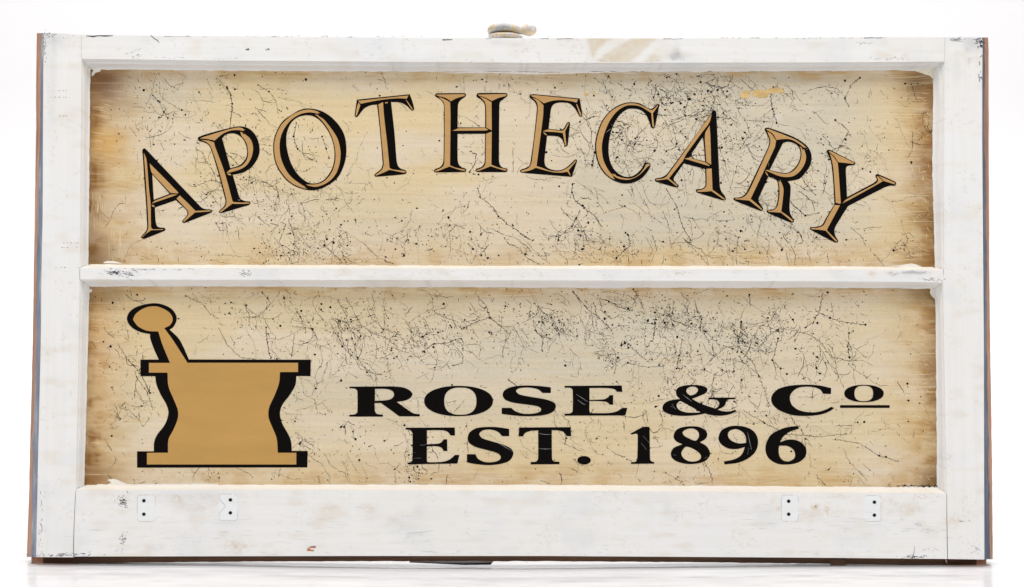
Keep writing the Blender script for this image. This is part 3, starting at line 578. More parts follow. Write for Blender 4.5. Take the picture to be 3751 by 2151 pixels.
def paint_pane(up):
    GL, GR, GT, GB = (G1L, G1R, G1T, G1B) if up else (G2L, G2R, G2T, G2B)
    mb = MB(); tint = pane_tint(up)
    y0, y1 = (250, 985) if up else (1044, 1792)
    nu, nv = 330, 250
    mb.grid(lambda u, v: (lerp(lerp(GL(y0), GL(y1), v) - 4, lerp(GR(y0), GR(y1), v) + 4, u), lerp(lerp(GT(330), GT(3420), u), lerp(GB(330), GB(3420), u), v) + (-6 * (1 - v) + 4 * v), GD), nu, nv, 0, tint)
    # back of the pane: a 3 mm slab
    c4 = [P(GL(y0) - 4, y0, GD + .003), P(GR(y0) + 4, y0, GD + .003), P(GR(y1) + 4, y1, GD + .003), P(GL(y1) - 4, y1, GD + .003)]
    mb.add(c4, [(0, 1, 2, 3)], 0, [tuple(WARM)] * 4)
    f4 = [P(GL(y0) - 4, y0, GD), P(GR(y0) + 4, y0, GD), P(GR(y1) + 4, y1, GD), P(GL(y1) - 4, y1, GD)]
    for i in range(4): mb.add([f4[i], f4[(i + 1) % 4], c4[(i + 1) % 4], c4[i]], [(0, 1, 2, 3)], 0, [tuple(WARM)] * 4)
    D = GD - 0.00006
    def inside(x, y): return GL(y) + 3 < x < GR(y) - 3 and GT(x) + 3 < y < GB(x) - 3
    dens = DENS_UP if up else DENS_LO
    tot = sum(d[4] * d[2] * d[3] for d in dens)
    def sample(bg=0.25):
        if anchors and random.random() < .22:
            q = random.choice(anchors); x = q[0] + random.gauss(0, 26); y = q[1] + random.gauss(0, 22)
            if inside(x, y): return x, y
        while True:
            if random.random() < bg: x = random.uniform(360, 3390); y = random.uniform(y0 + 15, y1 - 15)
            else:
                r = random.random() * tot
                for d in dens:
                    r -= d[4] * d[2] * d[3]
                    if r <= 0: break
                x = random.gauss(d[0], d[2] * .72); y = random.gauss(d[1], d[3] * .72)
            if inside(x, y) and not (x < 430 and random.random() < .6): return x, y
    anchors = []
    def crack(path, w0, dash, mi=1, beads=.18, splay=.25):
        """thin crackle line: dashes, beads and little side ticks"""
        p = [path[0]]
        for a, b_ in zip(path[:-1], path[1:]):
            L = math.hypot(b_[0] - a[0], b_[1] - a[1]); k = max(1, int(L / 5))
            for i in range(1, k + 1): p.append((lerp(a[0], b_[0], i / k) + random.gauss(0, 1.3), lerp(a[1], b_[1], i / k) + random.gauss(0, 1.3)))
        i = 0
        while i < len(p) - 1:
            L = random.randint(2, 12) if random.random() < dash else len(p)
            seg = [q for q in p[i:i + L + 1] if inside(*q)]
            if len(seg) > 1:
                ws = [max(.5, w0 * random.uniform(.35, 1.25)) for _ in seg]; ws[0] *= .4; ws[-1] *= .4
                ribbon(mb, seg, ws, mi, D)
            i += L + (random.randint(0, 2) if random.random() < dash else 0)
        for q in p:
            if not inside(*q): continue
            if random.random() < beads * .5: dot(mb, q[0] + random.gauss(0, 1), q[1] + random.gauss(0, 1), random.uniform(.8, 1.8) * (0.6 + w0 * .45), 1, D - .00001)
            if random.random() < splay * .35:
                a = random.uniform(0, 6.28); l = random.uniform(3, 9)
                r = [q, (q[0] + l * .5 * math.cos(a), q[1] + l * .5 * math.sin(a)), (q[0] + l * math.cos(a + .3), q[1] + l * math.sin(a + .3))]
                if inside(*r[2]): ribbon(mb, r, [w0 * .7, w0 * .5, .4], mi, D)
    def walk(x, y, L, a, curl):
        p = [(x, y)]; k = random.gauss(0, curl)
        for _ in range(int(L / 9)):
            a += k + random.gauss(0, .16); k += random.gauss(0, .012)
            if random.random() < .05: a += random.gauss(0, .7)
            x += 9 * math.cos(a); y += 9 * math.sin(a); p.append((x, y))
        return p
    for h in (HAND_UP if up else HAND_LO):
        crack(h, random.uniform(1.2, 2.4), .6, 1, .6, .8)
        for q in h:
            if random.random() < .5 and inside(*q): dot(mb, q[0], q[1], random.uniform(2.2, 4.5), 1, D - .00001, 8)
    for _ in range(980 if up else 860):
        x, y = sample(.34 if up else .27); a = random.choice([random.gauss(.95, .45), random.gauss(.95, .45), random.uniform(0, 6.28)])
        L = random.choice([25, 40, 60, 90, 150]) * random.uniform(.6, 1.2); w_ = random.choice([.55, .65, .8, 1.0, 1.3, 1.8])
        q = walk(x, y, L, a, .05)
        if 60 < _ < 260 and random.random() < .35: anchors.append(random.choice(q))
        crack(q, w_, .85, 1 if random.random() < .8 else 2, .30, .55)
        if random.random() < .4 and len(q) > 4: z = random.choice(q); crack(walk(z[0], z[1], L * .5, a + random.choice([-1, 1]) * random.uniform(.5, 1.3), .08), w_ * .8, .7, 1, .1, .2)
    for _ in range(300 if up else 270):      # small knots: blot with rays
        x, y = sample(.15); r = random.choice([1.6, 2, 2.6, 3.4, 4.4])
        dot(mb, x, y, r, 1, D - .00001, 9, random.uniform(.6, 1.2))
        a0 = random.uniform(0, 6.28)
        for _k in range(random.choice([0, 0, 1, 1, 2])):
            a = a0 + random.gauss(0, .8); l = random.uniform(5, 22)
            q = [(x + t * l * math.cos(a + .25 * t), y + t * l * math.sin(a + .25 * t)) for t in (0, .3, .6, 1)]
            if inside(*q[-1]): ribbon(mb, q, [r * 1.1, r * .6, r * .3, .4], 1, D)
    for _ in range(3600):
        x, y = sample(.4); dot(mb, x, y, random.choice([.8, .9, 1.0, 1.2, 1.6, 2.4]) * random.uniform(.8, 1.1), 1, D - .00001, 6)
    for _ in range(110):
        x, y = sample(.35); dot(mb, x, y, random.uniform(2.4, 4.8), 1, D - .00001, 9, random.uniform(.7, 1.1))
    for _ in range(1500):
        x, y = sample(.15); a = random.gauss(.8, .9); l = random.uniform(4, 20); w_ = random.uniform(.6, 1.8)
        q = [(x, y), (x + l * .5 * math.cos(a), y + l * .5 * math.sin(a) + random.uniform(-2, 2)), (x + l * math.cos(a), y + l * math.sin(a))]
        if inside(*q[2]): ribbon(mb, q, [w_ * .4, w_, w_ * .3], random.choice([1, 1, 2]), D)
    # the brush's bristle marks, laid down in bursts of parallel pale lines
    for _ in range(110):
        x0 = random.uniform(340, 3250); yc = random.uniform(y0 + 15, y1 - 25)
        if up and 2000 < x0 < 3100 and random.random() < .5: continue
        sl = 0.09 * math.sin(x0 / 260) + random.gauss(.01, .025); cv = random.gauss(0, .05)
        for k in range(random.randint(4, 11)):
            yy = yc + k * random.uniform(4, 8); l = random.uniform(60, 260); x = x0 + random.uniform(-40, 60)
            q = [(x + l * t, yy + l * t * sl + cv * l * t * t) for t in (0, .2, .4, .6, .8, 1)]
            q = [a for a in q if inside(*a)]
            if len(q) > 2: w_ = random.uniform(.5, 1.7); ribbon(mb, q, [.2] + [w_ * random.uniform(.5, 1)] * (len(q) - 2) + [.2], random.choice([3, 8, 8]), D + .00004)
    # pale scratches of the brush
    for _ in range(330):
        x = random.uniform(380, 3350); y = random.uniform(y0 + 20, y1 - 20); l = random.uniform(30, 230); k = random.gauss(0, .03)
        if up and 1950 < x < 3000 and random.random() < .6: continue
        sl = 0.10 * math.sin(x / 260) + .02
        q = [(x + l * t, y + l * t * sl + k * l * t * t) for t in (0, .25, .5, .75, 1)]
        if all(inside(*a) for a in q): w_ = random.uniform(.35, 1.1); ribbon(mb, q, [.2, w_, w_ * .6, w_, .2], 3, D + .00003)
    side = ([(345, 700, 800, 60), (430, 820, 940, 40), (560, 800, 950, 70)] if up else [(440, 1060, 1200, 70), (520, 1060, 1250, 80), (600, 1100, 1260, 70)])
    for (xc, ya, yb, wd_) in side:
        for _ in range(26):
            x = random.gauss(xc, wd_ * .5); y = random.uniform(ya, yb); l = random.uniform(20, 90); s = 0.0 if up else .35
            q = [(x + s * l * t + 2 * t * t, y + l * t) for t in (0, .33, .66, 1)]
            if all(inside(*a) for a in q): w_ = random.uniform(.4, 1.3); ribbon(mb, q, [.2, w_, w_, .2], 3, D + .00003)
    for _ in range(75):    # glints painted in as short pale dabs near the right-hand edge
        y = random.uniform(y0 + 60, y1 - 30); x = GR(y) - abs(random.gauss(25, 45)) - 6; l = random.uniform(6, 34); a = random.gauss(.15 if random.random() < .6 else 1.2, .3)
        q = [(x, y), (x - l * .5 * math.cos(a), y - l * .5 * math.sin(a)), (x - l * math.cos(a), y - l * math.sin(a))]
        if all(inside(*p) for p in q): ribbon(mb, q, [.3, random.uniform(.6, 1.8), .3], 3, D + .00003)
    for _ in range(40):
        y = random.uniform(y0 + 100, y0 + 350); x = GL(y) + abs(random.gauss(20, 50)) + 4; l = random.uniform(20, 80)
        q = [(x, y), (x + l * .5, y + 4), (x + l, y + random.uniform(2, 12))]
        if all(inside(*p) for p in q): ribbon(mb, q, [.3, random.uniform(.5, 1.5), .3], 3, D + .00003)
    # putty and paint creeping over the glass edge
    def edge(fx, n, amp, mi, dd):
        A = []; B = []
        for i in range(n + 1):
            s = i / n; (x, y), (nx, ny) = fx(s); a = amp * max(0, fbm(s * n / 9, 3, mi + int(amp * 10)) - .32) * 2 + amp * .35 * vnoise(s * n / 1.7, 1, 5)
            A.append(P(x - nx * 3, y - ny * 3, dd)); B.append(P(x + nx * a, y + ny * a, dd))
        mb.add(A + B, [(i, i + n + 1, i + n + 2, i + 1) for i in range(n)], mi)
    e = GD - 0.00012
    xa, xb = (330, 3420) if up else (318, 3430)
    edge(lambda s: ((lerp(xa, xb, s), GT(lerp(xa, xb, s))), (0, 1)), 700, 2.6, 4, e)
    edge(lambda s: ((lerp(xa, xb, s), GB(lerp(xa, xb, s))), (0, -1)), 700, 2.6, 4, e)
    edge(lambda s: ((GL(lerp(y0, y1, s)), lerp(y0, y1, s)), (1, 0)), 220, 1.8, 4, e); edge(lambda s: ((GR(lerp(y0, y1, s)), lerp(y0, y1, s)), (-1, 0)), 220, 2.6, 4, e)
    def poly(z, o, sc, mi, dd=e - .00003):
        q = [(o[0] + a / sc, o[1] + b_ / sc) for a, b_ in z]; v3 = [Vector((a, b_, 0)) for a, b_ in q]
        mb.add([P(a, b_, dd) for a, b_ in q], tessellate_polygon([v3]), mi)
    K = 3.165
    if up:
        poly([(1225, 618), (1505, 612), (1500, 640), (1490, 700), (1470, 728), (1452, 702), (1430, 684), (1385, 676), (1350, 660), (1300, 645), (1262, 632)], (2951, 60), K, 5)
        poly([(1065, 770), (1230, 772), (1215, 790), (1190, 795), (1165, 812), (1160, 832), (1130, 838), (1105, 845), (1090, 870), (1062, 888), (1062, 850), (1080, 820)], (0, 0), K, 4)
        poly([(1195, 520), (1215, 502), (1250, 494), (1320, 496), (1370, 508), (1430, 526)], (0, 800), K, 4)
        poly([(930, 560), (1010, 550), (1090, 545), (1160, 532), (1230, 522), (1270, 532), (1350, 560)], (2951, 800), K, 4)
        poly([(870, 190), (900, 168), (960, 175), (1010, 158), (1055, 152), (1095, 172), (1090, 195), (1040, 190), (990, 200), (975, 225), (930, 228), (880, 215)], (2300, 240), 1.9158, 6)
        poly([(785, 205), (820, 175), (860, 180), (855, 215), (840, 235), (800, 228)], (2300, 240), 1.9158, 6)
        poly([(1800, 195), (1820, 192), (1838, 200), (1825, 212), (1800, 210)], (1200, 240), 1.9158, 6); poly([(1860, 190), (1880, 188), (1882, 204), (1862, 206)], (1200, 240), 1.9158, 6)
        n = 90; xx = np.linspace(1615, 2330, n)
        ribbon(mb, [(x, G1T(x) + 4.5 + 2 * math.sin(x / 60)) for x in xx], [(6.5 if x < 2200 else 2) * (.5 + .9 * vnoise(x / 11, 0, 3)) * math.sin(math.pi * min(1, (x - 1600) / 200) / 2) for x in xx], 4, e - .00003)
        for x0_, x1_ in ((1765, 1875), (1885, 1975), (2155, 2215), (2228, 2260), (2305, 2335), (2345, 2365), (2590, 2610), (2780, 2796)):
            xx = np.linspace(x0_, x1_, 9); ribbon(mb, [(x, G1T(x) - 1) for x in xx], [4.5 * random.uniform(.4, 1) * math.sin(3.14 * (.08 + .84 * i / 8)) for i in range(9)], 7, e - .00005)
    else:
        poly([(1240, 215), (1265, 206), (1305, 200), (1345, 205), (1375, 216), (1415, 238), (1450, 250), (1490, 264), (1440, 280), (1130, 284), (1128, 262), (1180, 260), (1240, 268), (1290, 248), (1270, 228)], (0, 1691), K, 4)
        poly([(1435, 800), (1512, 800), (1508, 880), (1500, 935), (1480, 920), (1452, 888), (1440, 860), (1448, 830)], (2951, 800), K, 4)
        ribbon(mb, [(x, G2B(x) - 3) for x in np.linspace(420, 800, 30)], [3 + 3 * random.random() for _ in range(30)], 4, e - .00002)
        scribble(mb, 3330, 1781, 90, 6, 50, 1, e - .00004, wd=(1, 3)); scribble(mb, 3400, 1781, 60, 6, 30, 1, e - .00004, wd=(1, 3))
        poly([(1045, 820), (1062, 818), (1068, 845), (1055, 862), (1035, 850)], (0, 800), K, 4)
        for xx in (np.linspace(2150, 2290, 12),): ribbon(mb, [(x, G2T(x) + 2.5) for x in xx], [2.5] * 12, 4, e - .00003)
    o = mb.build('glass_pane', [M['pane'], M['splat'], M['splat_soft'], M['streak'], M['chip_white'], M['chip_cream'], M['flake'], M['mark'], M['streak_soft']], sign)
    return o
pane1 = paint_pane(True); pane1['label'] = 'pane with the arched word APOTHECARY'
pane2 = paint_pane(False); pane2['label'] = 'pane with the mortar, ROSE & Co and EST. 1896'

# ------------------------------------------------------------------ lettering: a 'c' after a point marks a sharp corner
def smooth(z, o, sc):
    pts = []; cor = []
    for p in z:
        pts.append((o[0] + p[0] / sc[0], o[1] + p[1] / sc[1])); cor.append(len(p) > 2)
    n = len(pts)
    out = []
    for i in range(n):
        p1, p2 = pts[i], pts[(i + 1) % n]; c1, c2 = cor[i], cor[(i + 1) % n]
        p0 = pts[i - 1]; p3 = pts[(i + 2) % n]
        L = math.hypot(p2[0] - p1[0], p2[1] - p1[1])
        def tang(a, b_, c, corner, out_dir):
            if corner: return (c[0] - b_[0], c[1] - b_[1]) if out_dir else (b_[0] - a[0], b_[1] - a[1])
            la = math.hypot(b_[0] - a[0], b_[1] - a[1]) or 1; lb = math.hypot(c[0] - b_[0], c[1] - b_[1]) or 1
            # chord-length weighted tangent, scaled to this segment
            wa, wb = la ** 1.6, lb ** 1.6      # the longer side keeps its direction, so straight strokes stay straight
            tx = ((b_[0] - a[0]) / la * wa + (c[0] - b_[0]) / lb * wb) / (wa + wb); ty = ((b_[1] - a[1]) / la * wa + (c[1] - b_[1]) / lb * wb) / (wa + wb)
            return tx * L, ty * L
        t1 = tang(p0, p1, p2, c1, True); t2 = tang(p1, p2, p3, c2, False)
        k = 1 if L < 3 else min(8, 2 + int(L / 8))
        if c1 and c2: k = 1
        for j in range(k):
            t = j / k; h1 = 2 * t ** 3 - 3 * t ** 2 + 1; h2 = t ** 3 - 2 * t ** 2 + t; h3 = -2 * t ** 3 + 3 * t ** 2; h4 = t ** 3 - t ** 2
            out.append((h1 * p1[0] + h2 * t1[0] + h3 * p2[0] + h4 * t2[0], h1 * p1[1] + h2 * t1[1] + h3 * p2[1] + h4 * t2[1]))
    return out
def fill(mb, loops, mi, d, thick=0.0):
    v3 = [[Vector((a, b_, 0)) for a, b_ in l] for l in loops]
    tris = tessellate_polygon(v3); allp = [p for l in loops for p in l]
    mb.add([P(a, b_, d) for a, b_ in allp], tris, mi)
    if thick:
        for l in loops:
            A = [P(a, b_, d) for a, b_ in l + [l[0]]]; B = [P(a, b_, d + thick) for a, b_ in l + [l[0]]]; mb.strip(A, B, mi)
def inset(l, k):
    ar = sum(a[0] * b_[1] - b_[0] * a[1] for a, b_ in zip(l, l[1:] + l[:1])); sg = 1 if ar > 0 else -1; out = []
    for i in range(len(l)):
        a, p, b_ = l[i - 1], l[i], l[(i + 1) % len(l)]
        u = Vector((p[0] - a[0], p[1] - a[1])); v = Vector((b_[0] - p[0], b_[1] - p[1]))
        if u.length < 1e-6 or v.length < 1e-6: out.append(p); continue
        u.normalize(); v.normalize(); m_ = Vector((-(u.y + v.y), u.x + v.x)) * sg
        q = max(.5, m_.length ** 2 / 2); out.append((p[0] + m_.x / q * k, p[1] + m_.y / q * k))
    return out
def letter(name, label, o, sc, black, golds=(), pane=None, gm='gold', scr=()):
    mb = MB(); s2 = (sc, sc) if not hasattr(sc, '__len__') else sc
    fill(mb, [smooth(z, o, s2) for z in black], 0, GD - .00022, .00012)
    for g in golds: fill(mb, [inset(smooth(g, o, s2), .35)], 1, GD - .00028)
    for q in scr:
        r = [(o[0] + a / s2[0], o[1] + b_ / s2[1]) for a, b_ in q]; ribbon(mb, r, [.3] + [.9] * (len(r) - 2) + [.3], 2, GD - .00032)
    ob = mb.build(name, [M['black'], M[gm], M['mark_soft']], pane); ob['label'] = label
def ell(cx, cy, rx, ry, e=2.0, n=36):
    r = []
    for i in range(n):
        a = 6.28318 * i / n; c, s = math.cos(a), math.sin(a)
        r.append((cx + rx * math.copysign(abs(c) ** (2 / e), c), cy + ry * math.copysign(abs(s) ** (2 / e), s)))
    return r
c = 1
LK = 3.640625
letter('letter', 'first letter A', (480, 500), 3.64,
  [[(150,185),(175,158),(205,178),(920,930),(960,960),(1010,972),(1070,978),(1085,998),(1060,1020),(720,1152),(690,1150),(680,1130),(740,1060),(752,1020),(735,980),(598,850,c),(318,948,c),(322,1060),(330,1140),(347,1195),(385,1215),(440,1218),(460,1238),(440,1262),(180,1365),(140,1355),(135,1335),(190,1275),(212,1230),(213,1150),(200,900),(178,600),(160,300)],
   [(283,505,c),(290,640),(303,845,c),(515,765,c)]],
  [[(168,215,c),(205,300),(225,500),(240,700),(262,900),(265,1100),(268,1200),(275,1225),(300,1238),(430,1234,c),(430,1246,c),(270,1252,c),(200,1300),(152,1345,c),(147,1335,c),(205,1280),(228,1220),(228,1100),(210,800),(190,500)],
   [(248,358,c),(330,440),(470,580),(635,752,c),(620,762,c),(525,755,c),(400,620),(280,490),(258,430)],
   [(620,772,c),(530,775,c),(310,860,c),(272,898,c),(300,888,c),(550,802,c)], [(275,912),(300,915),(315,935),(308,944),(285,935)],
   [(650,785,c),(605,828,c),(750,985),(765,1020),(755,1055),(692,1130),(700,1142),(720,1130),(855,1015,c),(1055,1002),(1066,992),(1045,985),(860,992,c),(760,890)]], pane1)
letter('letter', 'letter P of APOTHECARY', (680, 420), LK,
  [[(160,320),(175,298),(240,272),(400,225),(560,185),(680,160),(760,160),(840,185),(910,245),(960,330),(985,440),(980,530),(940,620),(870,710),(780,765),(690,793),(628,803,c),(712,1090),(740,1130),(800,1155),(850,1158),(865,1180),(845,1205),(790,1222),(500,1308),(460,1310),(440,1295),(510,1225),(528,1190),(530,1140),(515,1080),(430,760),(345,480),(310,410),(260,375),(190,352)],
   [(487,320,c),(520,280),(590,252),(670,258),(740,300),(790,370),(818,460),(815,550),(775,625),(710,680),(597,715,c)]],
  [[(185,322,c),(230,300),(560,200),(690,172),(750,178),(795,208,c),(770,208,c),(780,222,c),(700,208),(600,215),(500,255),(430,310),(388,348,c),(330,335),(240,322)],
   [(728,228,c),(760,240),(770,262,c),(790,258,c),(860,320),(895,400),(898,490),(870,590),(810,680),(720,735),(600,770),(540,780,c),(600,728),(720,695),(790,640),(828,560),(830,470),(805,370),(750,290),(735,262)],
   [(195,335,c),(300,345),(380,370,c),(395,430),(520,770),(625,1150),(640,1165,c),(760,1172),(850,1172),(848,1188),(720,1192),(620,1190,c),(530,1260),(470,1302),(452,1292),(520,1235),(540,1190),(540,1120),(440,740),(355,480),(320,405),(270,365)],
   [(552,785),(600,790),(608,808),(590,812),(560,800)]], pane1, scr=[[(695,1130),(715,1148),(725,1135),(732,1115)]])
letter('letter', 'letter O of APOTHECARY', (680, 420), LK,
  [[(1410,5),(1320,65),(1250,150),(1185,300),(1168,440),(1185,600),(1235,730),(1330,860),(1440,945),(1560,992),(1680,1010),(1800,990),(1920,930),(2020,850),(2090,730),(2135,580),(2142,420),(2115,270),(2050,150),(1970,60),(1890,-5),(1780,-58),(1640,-82),(1520,-60)],
   [(1350,250),(1400,120),(1480,45),(1580,12),(1680,15),(1780,70),(1860,160),(1930,280),(1975,420),(1985,560),(1960,700),(1900,810),(1830,880),(1750,915),(1660,915),(1580,875),(1490,790),(1410,660),(1360,500),(1343,380)]],
  [[(1180,440),(1195,310),(1260,160),(1340,68),(1430,0),(1530,-48),(1640,-68),(1740,-50),(1800,-20,c),(1760,-25,c),(1780,-2,c),(1730,-18),(1640,-28),(1520,0),(1400,80),(1310,200),(1262,330),(1255,460),(1275,590),(1340,740),(1430,850),(1540,930),(1600,965,c),(1590,970,c),(1625,992,c),(1560,980),(1440,930),(1340,850),(1245,720),(1195,590)],
   [(1720,-5,c),(1760,5,c),(1780,22,c),(1850,70),(1960,210),(2030,330),(2065,480),(2060,620),(2020,760),(1950,860),(1850,930),(1740,965),(1640,950),(1600,930,c),(1660,932),(1740,928),(1830,898),(1920,812),(1975,700),(1998,560),(1985,420),(1940,275),(1870,150),(1790,55)]], pane1)
letter('letter', 'letter T of APOTHECARY', (1240, 320), LK,
  [[(245,165,c),(950,93,c),(985,190),(1008,280),(1003,303),(985,312),(965,300),(900,240),(820,203),(700,195,c),(745,600),(772,950),(790,1040),(830,1085),(890,1105),(908,1130),(890,1155),(780,1170),(520,1192),(490,1190),(478,1170),(500,1145),(565,1090),(588,1030),(585,960),(555,600),(515,232,c),(430,240),(340,285),(280,360),(250,395),(230,398),(216,378),(228,280)]],
  [[(258,180,c),(935,108,c),(910,155,c),(800,148),(600,165),(400,200),(298,222,c)], [(268,198,c),(292,240,c),(255,350),(238,387),(227,378),(245,260)], [(893,165,c),(915,178,c),(992,290),(985,300),(965,280)],
   [(530,228,c),(595,195,c),(610,400),(650,750),(682,1075,c),(720,1095),(890,1116),(895,1132),(860,1138),(680,1102,c),(600,1140),(500,1180),(492,1170),(575,1100),(600,1040),(598,960),(560,550)], [(620,200,c),(660,195,c),(655,212,c),(622,218,c)]], pane1)
letter('letter', 'letter H of APOTHECARY', (1240, 320), LK,
  [[(1288,110),(1305,84),(1350,80),(1680,78),(1702,100),(1690,125),(1640,160),(1605,200),(1592,260),(1588,535,c),(1955,535,c),(1955,300),(1945,220),(1900,165),(1850,135),(1838,110),(1855,82),(1900,76),(2235,76),(2255,100),(2240,128),(2190,165),(2155,195),(2145,260),(2140,960),(2155,1040),(2200,1075),(2245,1085),(2255,1105),(2240,1128),(2200,1132),(1850,1130),(1825,1110),(1840,1088),(1910,1060),(1945,1010),(1952,940),(1955,620,c),(1588,622,c),(1588,940),(1600,1020),(1640,1065),(1695,1085),(1705,1105),(1685,1130),(1300,1135),(1273,1115),(1290,1090),(1360,1060),(1395,1000),(1402,900),(1408,300),(1400,220),(1360,165),(1300,130)]],
  [[(1302,97),(1680,90),(1688,105),(1670,120),(1570,150),(1500,188,c),(1420,140),(1315,112)],
   [(1325,122,c),(1400,150),(1490,200,c),(1495,400),(1488,1040,c),(1560,1070),(1690,1098),(1685,1115),(1620,1105),(1478,1058,c),(1330,1118),(1290,1124),(1288,1110),(1380,1065),(1410,1000),(1415,300),(1405,210),(1370,165)],
   [(1518,580,c),(1600,545,c),(1955,540,c),(2000,570,c),(1960,578,c)], [(1858,97),(2235,88),(2242,105),(2225,120),(2130,145),(2045,185,c),(1950,135),(1870,112)],
   [(1875,120,c),(1950,145),(2042,200,c),(2045,575,c),(1970,540,c),(1968,300),(1955,210),(1920,160)], [(2045,590,c),(2040,1030,c),(2120,1065),(2240,1095),(2240,1110),(2200,1108),(2028,1055,c),(1880,1112),(1840,1117),(1840,1105),(1930,1065),(1960,1000),(1965,620,c)]], pane1)
letter('letter', 'letter E of APOTHECARY', (1860, 320), LK,
  [[(290,120),(305,98),(350,92),(960,150,c),(995,370),(980,392),(955,385),(900,290),(830,220),(740,203),(650,210),(600,240),(575,300),(545,553,c),(620,562),(700,570),(745,550),(780,490),(800,465),(822,465),(830,490),(800,770),(780,790),(760,785),(745,740),(715,685),(660,655),(525,645,c),(490,960),(500,1040),(540,1080),(620,1105),(700,1105),(780,1070),(850,1010),(895,965),(920,965),(922,990),(855,1195,c),(300,1150),(190,1138),(163,1125),(170,1100),(240,1075),(290,1040),(308,960),(345,700),(385,330),(385,250),(355,190),(305,150)]],
  [[(308,108),(380,105),(940,160,c),(918,208,c),(850,188),(720,172),(600,180),(480,215,c),(400,160),(320,122)], [(910,222,c),(926,226,c),(985,370),(975,382),(960,370)],
   [(325,140,c),(400,165),(478,240,c),(470,400),(385,1050,c),(450,1070),(560,1110),(680,1120),(780,1085),(850,1030),(905,973),(910,990),(812,1108,c),(840,1175,c),(830,1178,c),(795,1128,c),(700,1140),(580,1130),(375,1075,c),(300,1108),(200,1130),(175,1122),(180,1110),(270,1080),(310,1020),(330,900),(395,350),(398,240),(375,185)],
   [(472,582,c),(545,560,c),(720,580),(760,555),(800,480),(816,485),(765,590,c),(782,770),(772,782),(757,740),(735,612,c),(640,600),(475,590,c)], [(470,598),(500,610),(522,635),(512,642),(485,620)]], pane1)
letter('letter', 'letter C of APOTHECARY', (1860, 320), LK,
  [[(2010,220),(2020,245),(1970,500),(1955,540),(1935,548),(1910,530),(1880,440),(1830,350),(1760,300),(1670,285),(1590,295),(1500,360),(1420,480),(1370,620),(1345,780),(1350,920),(1385,1040),(1450,1130),(1540,1185),(1620,1195),(1700,1165),(1780,1090),(1820,1020),(1860,1005),(1898,1020),(1900,1060),(1860,1130),(1790,1210),(1690,1265),(1590,1285),(1480,1270),(1370,1220),(1270,1130),(1200,1000),(1168,870),(1165,750),(1190,620),(1250,460),(1340,340),(1450,255),(1560,210),(1660,200),(1760,215),(1830,255),(1880,280),(1920,285),(1960,255),(1990,228)]],
  [[(1180,750),(1205,620),(1265,460),(1350,345),(1460,265),(1570,220),(1660,212),(1750,228),(1870,285),(1930,300),(2000,235),(2005,248),(1935,350,c),(1952,520),(1942,537),(1928,510),(1912,345,c),(1850,305),(1760,255),(1660,240),(1560,255),(1450,330),(1360,450),(1295,600),(1260,740),(1258,860),(1280,980),(1340,1100),(1410,1185,c),(1405,1195,c),(1430,1232,c),(1370,1205),(1285,1125),(1215,1000),(1182,860)],
   [(1385,1150,c),(1440,1165,c),(1445,1180,c),(1560,1212),(1660,1210),(1750,1160),(1810,1090),(1845,1028),(1880,1020),(1895,1045),(1870,1055),(1780,1150),(1690,1210),(1600,1235),(1500,1225),(1430,1195)]], pane1, scr=[[(1310,605),(1345,575),(1375,555)], [(1375,490),(1400,505)]])
letter('letter', 'second letter A', (2300, 360), LK,
  [[(1112,200),(1130,165),(1155,160),(1175,178),(1182,240),(1225,1160),(1245,1240),(1290,1300),(1308,1345),(1290,1362),(1250,1358),(930,1262),(905,1240),(915,1215),(980,1210),(1025,1180),(1035,1130),(1030,945,c),(745,870,c),(620,1050),(612,1090),(640,1130),(675,1160),(675,1185),(650,1190),(600,1180),(380,1115),(358,1090),(370,1070),(450,1055),(510,1020),(560,960),(850,570)],
   [(1000,515,c),(1018,680),(1030,845,c),(815,790,c)]],
  [[(1118,205,c),(1090,320),(980,470),(780,745,c),(750,805,c),(735,835,c),(550,1068,c),(560,1080),(660,1162),(650,1178),(530,1080,c),(400,1097),(370,1092),(378,1080),(470,1068),(520,1035),(700,790),(960,420)],
   [(1090,360,c),(1100,500),(1112,890,c),(1045,850,c),(1035,700),(1028,480)], [(752,805,c),(820,792,c),(1035,855,c),(1095,900,c),(1080,905,c),(780,815,c)],
   [(1045,942,c),(1118,935,c),(1130,1220,c),(1200,1270),(1295,1342),(1285,1354),(1230,1320),(1115,1240,c),(1000,1250),(925,1247),(922,1233),(1000,1215),(1040,1180),(1048,1120)]], pane1)
RK = 3.1656
